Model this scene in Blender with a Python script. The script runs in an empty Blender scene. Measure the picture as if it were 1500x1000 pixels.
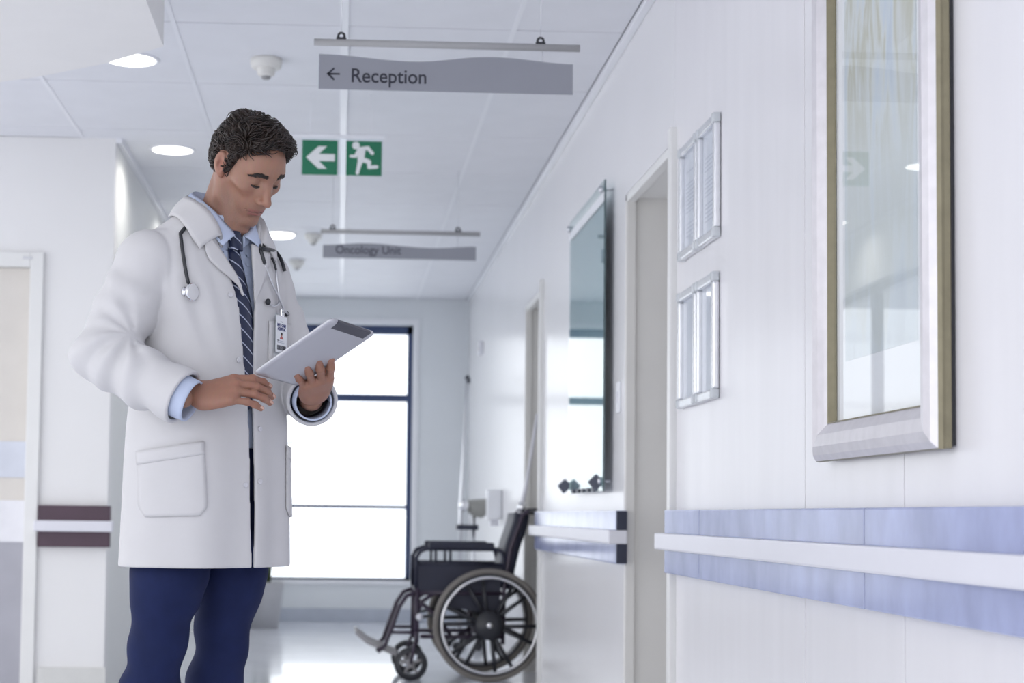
import bpy, bmesh, math, random
import numpy as np
from mathutils import Vector, Matrix

# ------------------------------------------------------------------ camera
F_PX = 2500.0
YAW, PITCH, ROLL = .045, .060, .012
CAM = np.array([0., 0., .9])
_cy, _sy, _cp, _sp = math.cos(YAW), math.sin(YAW), math.cos(PITCH), math.sin(PITCH)
FWD = np.array([_sy*_cp, _cy*_cp, _sp])
_r0 = np.array([_cy, -_sy, 0]); _u0 = np.cross(_r0, FWD)
RGT = math.cos(ROLL)*_r0 + math.sin(ROLL)*_u0
UPV = math.cos(ROLL)*_u0 - math.sin(ROLL)*_r0
SHX, SHY = 0.09161804, 0.06878925
scene = bpy.context.scene
col = scene.collection
cd = bpy.data.cameras.new('camera'); cam = bpy.data.objects.new('camera', cd); col.objects.link(cam)
cam.matrix_world = Matrix(((RGT[0], UPV[0], -FWD[0], 0), (RGT[1], UPV[1], -FWD[1], 0), (RGT[2], UPV[2], -FWD[2], .9), (0, 0, 0, 1)))
cd.sensor_width = 36; cd.lens = 36*F_PX/1500; cd.shift_x = SHX; cd.shift_y = SHY
cd.clip_start = .05; cd.clip_end = 200
cd.dof.use_dof = True; cd.dof.focus_distance = 3.9; cd.dof.aperture_fstop = 4.5
scene.camera = cam

# ------------------------------------------------------------------ light
vs = scene.view_settings
vs.view_transform = 'Standard'; vs.look = 'None'; vs.gamma = 1; vs.exposure = 0.0; vs.use_curve_mapping = False
world = bpy.data.worlds.new('overcast_sky'); scene.world = world; world.use_nodes = True
bgn = world.node_tree.nodes['Background']
bgn.inputs[0].default_value = (.965, .972, 1.0, 1); bgn.inputs[1].default_value = 2.3

# ------------------------------------------------------------------ helpers
def rnd_socket(n, name): return n.inputs[name]
MATS = {}
def mat(name, color, rough=.5, metal=0., var=.04, vscale=8., bump=0., bscale=200., spec=.5, emit=None, estr=0., stretch=None, coat=0., sheen=0.):
    if name in MATS: return MATS[name]
    m = bpy.data.materials.new(name); m.use_nodes = True; nt = m.node_tree
    b = nt.nodes['Principled BSDF']
    b.inputs['Roughness'].default_value = rough; b.inputs['Metallic'].default_value = metal
    b.inputs['Specular IOR Level'].default_value = spec
    b.inputs['Coat Weight'].default_value = coat
    if sheen: b.inputs['Sheen Weight'].default_value = sheen
    tc = nt.nodes.new('ShaderNodeTexCoord'); mp = nt.nodes.new('ShaderNodeMapping')
    nt.links.new(tc.outputs['Object'], mp.inputs[0])
    if stretch: mp.inputs['Scale'].default_value = stretch
    nz = nt.nodes.new('ShaderNodeTexNoise'); nz.inputs['Scale'].default_value = vscale; nz.inputs['Detail'].default_value = 4
    nt.links.new(mp.outputs[0], nz.inputs['Vector'])
    rp = nt.nodes.new('ShaderNodeValToRGB')
    c = Vector(color[:3])
    rp.color_ramp.elements[0].position = .3; rp.color_ramp.elements[1].position = .7
    rp.color_ramp.elements[0].color = (*[max(0, x*(1-var)) for x in c], 1)
    rp.color_ramp.elements[1].color = (*[min(1, x*(1+var)) for x in c], 1)
    nt.links.new(nz.outputs[0], rp.inputs[0]); nt.links.new(rp.outputs[0], b.inputs['Base Color'])
    if bump:
        n2 = nt.nodes.new('ShaderNodeTexNoise'); n2.inputs['Scale'].default_value = bscale; n2.inputs['Detail'].default_value = 3
        nt.links.new(mp.outputs[0], n2.inputs['Vector'])
        bp = nt.nodes.new('ShaderNodeBump'); bp.inputs['Strength'].default_value = bump; bp.inputs['Distance'].default_value = .002
        nt.links.new(n2.outputs[0], bp.inputs['Height']); nt.links.new(bp.outputs[0], b.inputs['Normal'])
    if emit:
        b.inputs['Emission Color'].default_value = (*emit, 1); b.inputs['Emission Strength'].default_value = estr
    MATS[name] = m; return m

def glass_mat(name, tint=(.97, .99, 1), ior=1.45, rough=.0):
    if name in MATS: return MATS[name]
    m = bpy.data.materials.new(name); m.use_nodes = True; nt = m.node_tree; nt.nodes.clear()
    out = nt.nodes.new('ShaderNodeOutputMaterial'); mx = nt.nodes.new('ShaderNodeMixShader')
    fr = nt.nodes.new('ShaderNodeFresnel'); fr.inputs[0].default_value = ior
    t = nt.nodes.new('ShaderNodeBsdfTransparent'); t.inputs[0].default_value = (*tint, 1)
    g = nt.nodes.new('ShaderNodeBsdfGlossy'); g.inputs['Roughness'].default_value = rough
    ge = nt.nodes.new('ShaderNodeNewGeometry'); ff = nt.nodes.new('ShaderNodeMath'); ff.operation = 'SUBTRACT'; ff.use_clamp = True
    nt.links.new(fr.outputs[0], ff.inputs[0]); nt.links.new(ge.outputs['Backfacing'], ff.inputs[1])   # the pane's inner faces do not reflect
    nt.links.new(ff.outputs[0], mx.inputs[0]); nt.links.new(t.outputs[0], mx.inputs[1]); nt.links.new(g.outputs[0], mx.inputs[2])
    nt.links.new(mx.outputs[0], out.inputs[0]); MATS[name] = m; return m

def tag(o, label=None, cat=None, group=None, kind=None):
    if label: o['label'] = label
    if cat: o['category'] = cat
    if group: o['group'] = group
    if kind: o['kind'] = kind
    return o
def empty(name, loc=(0, 0, 0), rz=0, parent=None):
    o = bpy.data.objects.new(name, None); col.objects.link(o); o.location = loc; o.rotation_euler = (0, 0, rz)
    o.empty_display_size = .1
    if parent: o.parent = parent
    return o
def np_mesh(name, V, Fq, smooth=True):
    me = bpy.data.meshes.new(name)
    V = np.asarray(V, np.float32); Fq = np.asarray(Fq, np.int32)
    me.vertices.add(len(V)); me.vertices.foreach_set('co', V.ravel())
    k = Fq.shape[1]
    me.loops.add(Fq.size); me.loops.foreach_set('vertex_index', Fq.ravel())
    me.polygons.add(len(Fq)); me.polygons.foreach_set('loop_start', np.arange(len(Fq), dtype=np.int32)*k)
    me.polygons.foreach_set('use_smooth', np.full(len(Fq), smooth))
    me.update(calc_edges=True); me.validate()
    return me
def obj(name, me, m, parent=None):
    o = bpy.data.objects.new(name, me); col.objects.link(o)
    if m and not me.materials: me.materials.append(m)
    if parent: o.parent = parent
    return o

class MB:
    """collects shapes of ONE object"""
    def __init__(s): s.v = []; s.f = []; s.sm = []
    def add(s, vs, fs, smooth=False):
        o = len(s.v); s.v += [tuple(map(float, v)) for v in vs]; s.f += [tuple(i+o for i in f) for f in fs]; s.sm += [smooth]*len(fs); return s
    def box(s, x0, x1, y0, y1, z0, z1, bev=0.):
        if bev <= 0:
            vs = [(x, y, z) for z in (z0, z1) for y in (y0, y1) for x in (x0, x1)]
            return s.add(vs, [(0, 2, 3, 1), (4, 5, 7, 6), (0, 1, 5, 4), (2, 6, 7, 3), (0, 4, 6, 2), (1, 3, 7, 5)])
        bm = bmesh.new(); bmesh.ops.create_cube(bm, size=1)
        bmesh.ops.scale(bm, vec=(x1-x0, y1-y0, z1-z0), verts=bm.verts)
        bmesh.ops.translate(bm, vec=((x0+x1)/2, (y0+y1)/2, (z0+z1)/2), verts=bm.verts)
        bmesh.ops.bevel(bm, geom=bm.edges[:], offset=bev, segments=2, affect='EDGES', profile=.6)
        bm.verts.index_update()
        s.add([v.co for v in bm.verts], [[v.index for v in f.verts] for f in bm.faces], False); bm.free(); return s
    def tube(s, pts, r, n=10, cap=True, closed=False):
        pts = [Vector(p) for p in pts]; N = len(pts)
        rs = r if isinstance(r, (list, tuple)) else [r]*N
        prev = None; vs = []
        for i, p in enumerate(pts):
            if closed: t = pts[(i+1) % N]-pts[i-1]
            else: t = pts[min(i+1, N-1)]-pts[max(i-1, 0)]
            t.normalize()
            if prev is None:
                a = Vector((0, 0, 1)) if abs(t.z) < .9 else Vector((1, 0, 0)); u = t.cross(a).normalized()
            else: u = (prev-t*prev.dot(t)).normalized()
            prev = u; w = t.cross(u)
            vs += [p+rs[i]*(math.cos(2*math.pi*k/n)*u+math.sin(2*math.pi*k/n)*w) for k in range(n)]
        fs = []
        for i in range(N if closed else N-1):
            j = (i+1) % N
            fs += [(i*n+k, i*n+(k+1) % n, j*n+(k+1) % n, j*n+k) for k in range(n)]
        if cap and not closed: fs += [tuple(range(n))[::-1], tuple((N-1)*n+k for k in range(n))]
        return s.add(vs, fs, True)
    def cyl(s, a, b, r, n=16): return s.tube([a, b], r, n)
    def lathe(s, prof, axis_o=(0, 0, 0), ax='z', n=32):
        vs = []; fs = []; m = len(prof)
        for k in range(n):
            c, q = math.cos(2*math.pi*k/n), math.sin(2*math.pi*k/n)
            for (r, h) in prof:
                p = {'z': (r*c, r*q, h), 'x': (h, r*c, r*q), 'y': (r*q, h, r*c)}[ax]
                vs.append(tuple(p[i]+axis_o[i] for i in range(3)))
        for k in range(n):
            j = (k+1) % n
            fs += [(k*m+i, j*m+i, j*m+i+1, k*m+i+1) for i in range(m-1)]
        return s.add(vs, fs, True)
    def prism(s, poly, axis, a, b):
        """poly 2-D extruded along axis from a to b"""
        n = len(poly)
        def P(p, h): return {'x': (h, p[0], p[1]), 'y': (p[0], h, p[1]), 'z': (p[0], p[1], h)}[axis]
        vs = [P(p, a) for p in poly]+[P(p, b) for p in poly]
        fs = [tuple(range(n))[::-1], tuple(range(n, 2*n))]+[(i, (i+1) % n, n+(i+1) % n, n+i) for i in range(n)]
        return s.add(vs, fs)
    def grid(s, G, smooth=True):
        """G [i][j] points"""
        n, m = len(G), len(G[0])
        return s.add([p for row in G for p in row], [(i*m+j, (i+1)*m+j, (i+1)*m+j+1, i*m+j+1) for i in range(n-1) for j in range(m-1)], smooth)
    def build(s, name, m, parent=None, loc=None):
        me = bpy.data.meshes.new(name); me.from_pydata(s.v, [], s.f)
        me.polygons.foreach_set('use_smooth', s.sm)
        bm = bmesh.new(); bm.from_mesh(me); bmesh.ops.recalc_face_normals(bm, faces=bm.faces); bm.to_mesh(me); bm.free()
        me.update()
        o = obj(name, me, m, parent)
        if loc is not None: o.location = loc
        return o
def solid(o, t, offset=0):
    md = o.modifiers.new('thickness', 'SOLIDIFY'); md.thickness = t; md.offset = offset; return o
def subsurf(o, l=1):
    md = o.modifiers.new('smooth', 'SUBSURF'); md.levels = l; md.render_levels = l; return o
def text(name, s, size, m, parent, M, depth=.0006, align='LEFT', sx=1., bold=0.):
    c = bpy.data.curves.new(name, 'FONT'); c.body = s; c.size = size; c.extrude = depth; c.align_x = align; c.offset = bold
    t = bpy.data.objects.new(name, c); col.objects.link(t)
    dg = bpy.context.evaluated_depsgraph_get()
    me = bpy.data.meshes.new_from_object(t.evaluated_get(dg)); bpy.data.objects.remove(t); bpy.data.curves.remove(c)
    me.transform(Matrix.Diagonal((sx, 1, 1, 1))); me.transform(M); me.name = name
    me.materials.clear()
    return obj(name, me, m, parent)
def copy_tree(o, parent=None):
    c = o.copy(); col.objects.link(c); c.parent = parent
    for ch in list(o.children): copy_tree(ch, c)
    return c

# ------------------------------------------------------------------ materials
M_wall = mat('wall_paint', (.815, .81, .83), rough=.225, var=.012, vscale=2.0, bump=.03, bscale=60)
M_wallend = mat('end_wall_paint', (.76, .79, .82), rough=.45, var=.015, vscale=2)
M_panel = mat('wall_panel_laminate', (.81, .80, .825), rough=.24, var=.022, vscale=3, stretch=(1, 3, .4), bump=.02, bscale=80)
M_cream = mat('cream_paint', (.83, .82, .81), rough=.5, var=.01)
M_tile = mat('ceiling_tile_board', (.80, .81, .85), rough=.55, var=.02, vscale=5, bump=.08, bscale=150)
M_seam = mat('shadow_seam', (.38, .39, .43), rough=.8)
M_bar = mat('white_metal_bar', (.85, .86, .90), rough=.3, var=.01)
M_floor = mat('vinyl_floor', (.76, .78, .84), rough=.16, var=.05, vscale=3, coat=.3)
M_jamb = mat('door_jamb_paint', (.72, .71, .69), rough=.5, var=.015)
M_doorleaf = mat('door_leaf_laminate', (.60, .59, .58), rough=.5, var=.02)
M_arch = mat('architrave_paint', (.80, .80, .79), rough=.35, var=.01)
M_steel = mat('brushed_steel', (.62, .63, .66), rough=.28, metal=1., var=.06, vscale=60, stretch=(1, 1, .1))
M_chrome = mat('chrome', (.8, .8, .82), rough=.12, metal=1., var=.02)
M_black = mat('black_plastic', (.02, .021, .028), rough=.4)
M_blue = mat('blue_rail_vinyl', (.345, .385, .60), rough=.17, var=.15, vscale=9, bump=.06, bscale=40, stretch=(1, 1, .6))
M_bump = mat('pale_bumper_vinyl', (.74, .74, .80), rough=.35, var=.01)
M_maroon = mat('maroon_rail_vinyl', (.072, .038, .06), rough=.45, var=.1, vscale=6)
M_endcap = mat('navy_end_cap', (.02, .024, .05), rough=.4)
M_winframe = mat('navy_window_frame', (.035, .06, .15), rough=.4)
M_pane = glass_mat('window_glass')
M_pglass = glass_mat('picture_glass', tint=(.985, .99, .99), ior=1.5)

# ------------------------------------------------------------------ the setting
H = 2.715; XR = 1.07; YE = 14.35; YL = 8.3; XL = -1.12; XLOB = -3.3
tag(MB().box(-9, 6, -3, 16, -.1, 0).build('floor', M_floor), kind='structure')

# ceiling slab, tiles with open joints, white bars
ceil = MB().box(XLOB, XR+.2, -1.0, YE+.15, H+.010, H+.16).build('ceiling', M_seam); tag(ceil, kind='structure')
px_, py_ = .635, .905; gx0, gy0 = -.01, 6.28
tile_cache = {}
def tile(x0, x1, y0, y1):
    w, d = round(x1-x0, 3), round(y1-y0, 3); g = .0045
    if (w, d) not in tile_cache:
        tile_cache[(w, d)] = MB().box(-w/2+g, w/2-g, -d/2+g, d/2-g, 0, .012, bev=.0015)
        o = tile_cache[(w, d)].build('ceiling_tile', M_tile, ceil); tile_cache[(w, d)] = o.data
    else: o = obj('ceiling_tile', tile_cache[(w, d)], None, ceil)
    o.location = ((x0+x1)/2, (y0+y1)/2, H)
xs = [gx0+px_*k for k in range(-5, 3)]
ys = [gy0+py_*k for k in range(-8, 10)]
for i in range(len(xs)-1):
    for j in range(len(ys)-1):
        x0, x1, y0, y1 = xs[i], min(xs[i+1], XR-.03), ys[j], min(ys[j+1], YE)
        if x1-x0 < .03 or y1-y0 < .03: continue
        x0 = max(x0, XLOB)
        if x1 < XL+.05:
            if y0 > YL-.03: continue
            y1 = min(y1, YL)
        tile(x0, x1, y0, y1)
MB().box(gx0-.016, gx0+.016, .0, YE, H-.005, H+.004, bev=.001).build('grid_bar', M_bar, ceil)
for k in (-2, -1, 1):
    x = gx0+px_*k
    MB().box(x-.009, x+.009, .0, YE if k > -2 else YL, H-.0025, H+.004).build('grid_bar', M_bar, ceil)
tag(MB().box(XR-.030, XR, -1, YE, H-.022, H+.004, bev=.003).build('trim_1', M_bar), kind='structure')
tag(MB().box(XL, XL+.03, YL, YE, H-.022, H+.004, bev=.003).build('trim_2', M_bar), kind='structure')
# lowered bulkhead of the reception area
tag(MB().prism([(-.592, 1.6), (-.592, 5.47), (-.80, 5.69), (-1.07, 5.90), (-1.21, 5.98), (-2.0, 6.36), (-3.3, 6.7), (-3.3, 1.6)], 'z', 2.40, H).build('ceiling_bulkhead', M_cream), kind='structure')

# right wall
D1 = (5.455, 6.41); D2 = (9.06, 9.93); DH = 2.125; WT = .26
wr = MB()
wr.box(XR+.012, XR+WT, -1.0, D1[0], 0, H)
wr.box(XR, XR+WT, D1[0], D1[1], DH, H)
wr.box(XR, XR+WT, D1[1], D2[0], 0, H)
wr.box(XR, XR+WT, D2[0], D2[1], DH, H)
wr.box(XR, XR+WT, D2[1], YE+.15, 0, H)
wall_r = tag(wr.build('wall_right', M_wall), kind='structure')
for a, b in ((-1., .45), (.45, 1.825), (1.825, 3.20), (3.20, 3.893), (3.893, D1[0])):
    MB().box(XR, XR+.0125, a+.0022, b-.0022, .0, H, bev=.001).build('wall_panel', M_panel, wall_r)
tag(MB().box(XR-.012, XR, -1, D1[0]-.02, 0, .1, bev=.003).build('baseboard_right', M_bar), kind='structure')

def doorway(n, y0, y1, zt, thick, label_leaf):
    d = tag(empty('door_%d' % n, (XR, (y0+y1)/2, 0)), kind='structure')
    off = Vector((-XR, -(y0+y1)/2, 0))
    def part(mb, name, m): o = mb.build(name, m, d); o.location = off; return o
    # far jamb with a rebate step, near jamb, head
    part(MB().box(XR+.001, XR+.037, y1-.03, y1+.012, 0, zt, bev=.004), 'jamb', M_jamb)
    part(MB().box(XR+.037, XR+thick, y1-.012, y1+.012, 0, zt), 'jamb', M_jamb)
    part(MB().box(XR+.001, XR+thick, y0-.005, y0+.012, 0, zt), 'jamb', M_jamb)
    part(MB().box(XR+.001, XR+.037, y0, y1, zt-.03, zt+.0, bev=.004), 'head', M_arch)
    part(MB().box(XR+.037, XR+thick, y0, y1, zt-.012, zt+.0), 'head', M_arch)
    part(MB().box(XR-.022, XR+.02, y0-.05, y0-.002, 0, zt+.035, bev=.004), 'architrave', M_arch)
    leaf = part(MB().box(XR+thick-.05, XR+thick-.01, y0+.014, y1-.014, .008, zt-.02, bev=.002), 'leaf', M_doorleaf)
    h = MB().box(XR+thick-.06, XR+thick-.05, y0+.06, y0+.10, .95, 1.15, bev=.003)
    h.tube([(XR+thick-.05, y0+.08, 1.05), (XR+thick-.10, y0+.08, 1.05), (XR+thick-.10, y0+.2, 1.05)], .009)
    h.build('handle', M_steel, leaf)
    return d
doorway(1, D1[0], D1[1], DH, .25, '')
d2 = doorway(2, D2[0], D2[1], DH, .25, '')
# the wheelchair backs into door 2, whose leaf stands deeper inside the wall
for c in d2.children:
    if c.name.startswith('leaf'): c.location.x += .0

# end wall with window
W0, W1, Z0, Z1 = -.62, .60, .345, 2.50
ew = MB()
ew.box(XL-.2, W0, YE, YE+.25, 0, H); ew.box(W1, XR+.3, YE, YE+.25, 0, H)
ew.box(W0, W1, YE, YE+.25, 0, Z0); ew.box(W0, W1, YE, YE+.25, Z1, H)
tag(ew.build('wall_end', M_wallend), kind='structure')
win = tag(empty('window_1', (0, YE, Z0)), kind='structure')
def wpart(mb, name, m): o = mb.build(name, m, win); o.location = (0, -YE, -Z0); return o
ft = .055
wpart(MB().box(W0, W0+.03, YE+.12, YE+.19, Z0, Z1), 'window_stile', M_winframe)
wpart(MB().box(W1-.045, W1, YE+.12, YE+.19, Z0, Z1), 'window_stile', M_winframe)
wpart(MB().box(W0, W1, YE+.12, YE+.19, Z1-.07, Z1), 'window_rail', M_winframe)
wpart(MB().box(W0, W1, YE+.12, YE+.19, Z0, Z0+.018), 'window_rail', M_winframe)
wpart(MB().box(W0+.03, W1-.045, YE+.12, YE+.19, .945, .975), 'window_rail', M_winframe)
wpart(MB().box(W0+.03, W1-.045, YE+.12, YE+.19, 1.855, 1.915), 'window_rail', M_winframe)
for a, b in ((Z0+.018, .945), (.975, 1.855), (1.915, Z1-.07)):
    wpart(MB().box(W0+.03, W1-.045, YE+.15, YE+.156, a, b), 'pane', M_pane)
wpart(MB().box(W0-.04, W1+.04, YE-.02, YE+.12, Z0-.035, Z0, bev=.004), 'window_sill', M_bar)
wpart(MB().box(W1, W1+.045, YE-.012, YE+.0, Z0, Z1+.045, bev=.002), 'casing', M_bar)
wpart(MB().box(W0-.045, W0, YE-.012, YE+.0, Z0, Z1+.045, bev=.002), 'casing', M_bar)
wpart(MB().box(W0, W1, YE-.012, YE+.0, Z1, Z1+.045, bev=.002), 'casing', M_bar)
tag(MB().box(XL, XR, YE-.014, YE, 0, .11, bev=.003).build('baseboard_end', mat('grey_skirting', (.5, .54, .62), rough=.4)), kind='structure')

# left wall of the corridor, with an unseen long window added to light it
LW0, LW1, LZ0, LZ1 = 9.3, 13.7, .35, 2.35
lw = MB(); T = .18
lw.box(XL-T, XL, YL+.12, LW0, 0, H); lw.box(XL-T, XL, LW1, YE, 0, H)
lw.box(XL-T, XL, LW0, LW1, 0, LZ0); lw.box(XL-T, XL, LW0, LW1, LZ1, H)
tag(lw.build('wall_left', mat('corridor_wall_paint', (.80, .81, .80), rough=.55, var=.012, vscale=2)), kind='structure')
w2 = tag(empty('added_window', (XL, (LW0+LW1)/2, LZ0)), kind='structure')
def w2part(mb, name, m): o = mb.build(name, m, w2); o.location = (-XL, -(LW0+LW1)/2, -LZ0); return o
for k in range(5):
    y = LW0+(LW1-LW0)*k/4
    w2part(MB().box(XL-.12, XL-.06, y-.03 if k else y, y+.03 if k < 4 else y, LZ0, LZ1), 'window_stile', M_winframe)
    if k < 4: w2part(MB().box(XL-.095, XL-.089, y+.03, y+1.07, LZ0+.04, LZ1-.05), 'pane', M_pane)
w2part(MB().box(XL-.12, XL-.06, LW0, LW1, LZ0, LZ0+.04), 'window_rail', M_winframe)
w2part(MB().box(XL-.12, XL-.06, LW0, LW1, LZ1-.05, LZ1), 'window_rail', M_winframe)

# wall across the reception area, with a door
DL0, DL1, DLH = -2.55, -1.505, 2.085
wl = MB()
wl.box(DL1, XL, YL, YL+.12, 0, H); wl.box(XLOB, DL0, YL, YL+.12, 0, H); wl.box(DL0, DL1, YL, YL+.12, DLH, H)
tag(wl.build('wall_lobby', mat('lobby_wall_paint', (.83, .825, .825), rough=.5, var=.012, vscale=2)), kind='structure')
tag(MB().box(DL1+.07, XL+.012, YL-.014, YL, 0, .15, bev=.004).build('baseboard_lobby', mat('pale_skirting', (.68, .68, .66), rough=.5)), kind='structure')
d3 = tag(empty('door_3', ((DL0+DL1)/2, YL, 0)), kind='structure')
def d3part(mb, name, m): o = mb.build(name, m, d3); o.location = (-(DL0+DL1)/2, -YL, 0); return o
d3part(MB().box(DL1-.01, DL1+.055, YL-.022, YL+.12, 0, DLH+.06, bev=.004), 'architrave', M_arch)
d3part(MB().box(DL0-.055, DL0+.01, YL-.022, YL+.12, 0, DLH+.06, bev=.004), 'architrave', M_arch)
d3part(MB().box(DL0+.01, DL1-.01, YL-.022, YL+.12, DLH-.01, DLH+.06, bev=.004), 'head', M_arch)
def dz(v): return .9+(749-v)/2500*YL*1.0
lf = d3part(MB().box(DL0+.012, DL1-.012, YL+.03, YL+.07, .006, DLH-.012), 'leaf', mat('beige_door_laminate', (.70, .665, .62), rough=.5, var=.02))
zb = [.006, .745, .945, 1.055, 1.23]
def leafpart(a, b, name, m, y=.027):
    o = MB().box(DL0+.014, DL1-.014, YL+y, YL+.032, a, b, bev=.001).build(name, m, lf)
leafpart(.008, .745, 'kick_plate', mat('grey_kick_plate', (.40, .40, .45), rough=.45))
leafpart(.745, .945, 'bumper_band', mat('white_band', (.80, .80, .84), rough=.4), .022)
leafpart(1.055, 1.23, 'bumper_band', mat('pale_blue_band', (.64, .67, .75), rough=.4), .024)
MB().box(DL1-.045, DL1+.0, YL-.026, YL-.022, DLH+.024, DLH+.04).build('door_closer_plate', M_steel, d3).location = (-(DL0+DL1)/2, -YL, 0)

# ------------------------------------------------------------------ ceiling fittings
M_lamp = mat('lit_diffuser', (.9, .9, .85), rough=.5, emit=(1., .985, .93), estr=4.5)
def downlight(x, y, power, label):
    t = tag(empty('downlight', (x, y, H)), label, 'ceiling light', 'round ceiling downlights')
    MB().lathe([(.100, .0), (.100, -.006), (.112, -.006), (.118, 0), (.118, .004)], n=40).build('trim_ring', M_bar, t)
    MB().lathe([(0, -.003), (.101, -.003), (.101, .001)], n=40).build('diffuser', M_lamp, t)
    ld = bpy.data.lights.new('downlight_lamp', 'AREA'); ld.shape = 'DISK'; ld.size = .18; ld.energy = power; ld.color = (1., .97, .9); ld.spread = math.radians(150)
    lo = bpy.data.objects.new('lamp', ld); col.objects.link(lo); lo.parent = t; lo.location = (0, 0, -.012)
downlight(-.868, 6.82, 2.6, 'lit round downlight partly hidden by the lowered bulkhead edge')
downlight(-.868, 8.53, 2.6, 'lit round downlight just past the corner of the lobby wall')
for y, w in ((10.25, 'first lit downlight beyond the one at the lobby wall corner'), (11.95, 'lit round downlight midway along the corridor left wall'), (13.6, 'last lit round downlight next to the end wall')): downlight(-.868, y, 2.6, w)

def detector(x, y, s, label, flat=False):
    t = tag(empty('smoke_detector', (x, y, H)), label, 'smoke detector')
    MB().lathe([(0, 0), (.055*s, 0), (.056*s, -.012), (.052*s, -.03*s), (.045*s, -.034*s), (0, -.034*s)], n=28).build('base', mat('ivory_plastic', (.74, .73, .70), rough=.45), t)
    MB().lathe([(.033*s, -.033*s), (.030*s, -.055*s), (.02*s, -.062*s), (0, -.063*s)], n=24).build('sensor_cap', MATS['ivory_plastic'], t)
    MB().lathe([(.018*s, -.062*s), (.014*s, -.070*s), (0, -.071*s)], n=18).build('sensor_tip', mat('grey_plastic', (.3, .3, .3), rough=.5), t)
detector(-.322, 6.77, 1.15, 'ivory smoke detector on the ceiling tile left of the reception sign')
detector(-.20, 11.06, 1., 'small smoke detector beside the flush ceiling lamp above the corridor')
detector(-.337, 12.22, 1., 'small smoke detector on the ceiling past the flush lamp')
t = tag(empty('flush_lamp', (-.42, 11.06, H)), 'flush round white lamp on the corridor ceiling behind the doctor', 'ceiling light')
MB().lathe([(0, -.03), (.06, -.027), (.09, -.018), (.10, 0)], n=32).build('shade', M_lamp, t)
MB().lathe([(.100, -.008), (.112, -.006), (.112, .002)], n=32).build('rim', M_bar, t)

# ------------------------------------------------------------------ hanging signs
M_sign = mat('grey_sign_panel', (.285, .295, .335), rough=.55, var=.015)
M_ink = mat('dark_sign_ink', (.028, .03, .045), rough=.6)
M_rod = mat('aluminium_rod', (.40, .40, .41), rough=.55, metal=0., var=.02)
def hanging_sign(name, label, x0, x1, y, zbot, prof, zbar, bx0, bx1, words, tx, tz, tsize, ink, arrow=None, wires=(0, 0)):
    t = tag(empty(name, ((x0+x1)/2, y, zbot)), label, 'sign'); ox = (x0+x1)/2
    n = 48; hs = [p[1] for p in prof]; ss = [p[0] for p in prof]
    def hh(s):
        for i in range(len(ss)-1):
            if s <= ss[i+1]+1e-9:
                q = (s-ss[i])/(ss[i+1]-ss[i]); q = (1-math.cos(math.pi*q))/2; return hs[i]+(hs[i+1]-hs[i])*q
    poly = [(x0-ox, 0), (x1-ox, 0)]+[(x0-ox+(x1-x0)*k/n, hh(k/n)) for k in range(n, -1, -1)]
    MB().prism(poly, 'y', -.004, .004).build('panel', M_sign, t)
    MB().tube([(bx0-ox, 0, zbar-zbot), (bx1-ox, 0, zbar-zbot)], .0115, 16).build('rail', M_rod, t)
    for wx in wires:
        MB().tube([(wx-ox, 0, zbar-zbot+.03), (wx-ox, 0, H-zbot)], .0012, 6).build('wire', M_steel, t)
        MB().box(wx-ox-.016, wx-ox+.016, -.006, .006, zbar-zbot+.009, zbar-zbot+.017, bev=.001).tube([(wx-ox+.010*math.cos(a), 0, zbar-zbot+.022+.010*math.sin(a)) for a in [2*math.pi*k/16 for k in range(16)]], .004, 8, closed=True).build('eyelet', M_black, t)
    for k in (.12, .88):
        xx = x0-ox+(x1-x0)*k
        MB().cyl((xx, 0, hh(k)-.004), (xx, 0, zbar-zbot-.009), .0015, 6).build('link', M_steel, t)
    MT = Matrix.Translation((tx-ox, -.0046, tz-zbot)) @ Matrix.Rotation(math.pi/2, 4, 'X')
    text('lettering', words, tsize, ink, t, MT, depth=.0005, sx=.93, bold=.0007)
    if arrow:
        ax, az, s = arrow; m = MB()
        def bar(p, q, w):
            p = Vector(p); q = Vector(q); d = (q-p).normalized(); nn = Vector((-d.y, d.x))*w/2
            m.prism([tuple(p-nn), tuple(q-nn), tuple(q+nn), tuple(p+nn)], 'y', -.0052, -.004)
        bar((ax-ox-s, az-zbot), (ax-ox+s, az-zbot), .0055)
        bar((ax-ox-s-.002, az-zbot-.002), (ax-ox-s+.02, az-zbot+.019), .0062); bar((ax-ox-s-.002, az-zbot+.002), (ax-ox-s+.02, az-zbot-.019), .0062)
        m.build('arrow', ink, t)
    return t
hanging_sign('reception_sign', 'grey hanging sign reading Reception with a left arrow', -.088, .729, 5.4, 2.256,
    [(0, .112), (.37, .094), (.68, .115), (1, .098)], 2.407, -.105, .751, 'Reception', .013, 2.279, .0645, M_ink, arrow=(-.04, 2.304, .019), wires=(-.018, .624))
hanging_sign('oncology_sign', 'grey hanging sign reading Oncology Unit further down the corridor', -.110, .695, 8.9, 2.238,
    [(0, .068), (.27, .080), (.72, .061), (1, .073)], 2.378, -.122, .715, 'Oncology Unit', -.045, 2.262, .062, mat('grey_sign_ink', (.07, .07, .095), rough=.6), wires=(-.06, .60))

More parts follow.
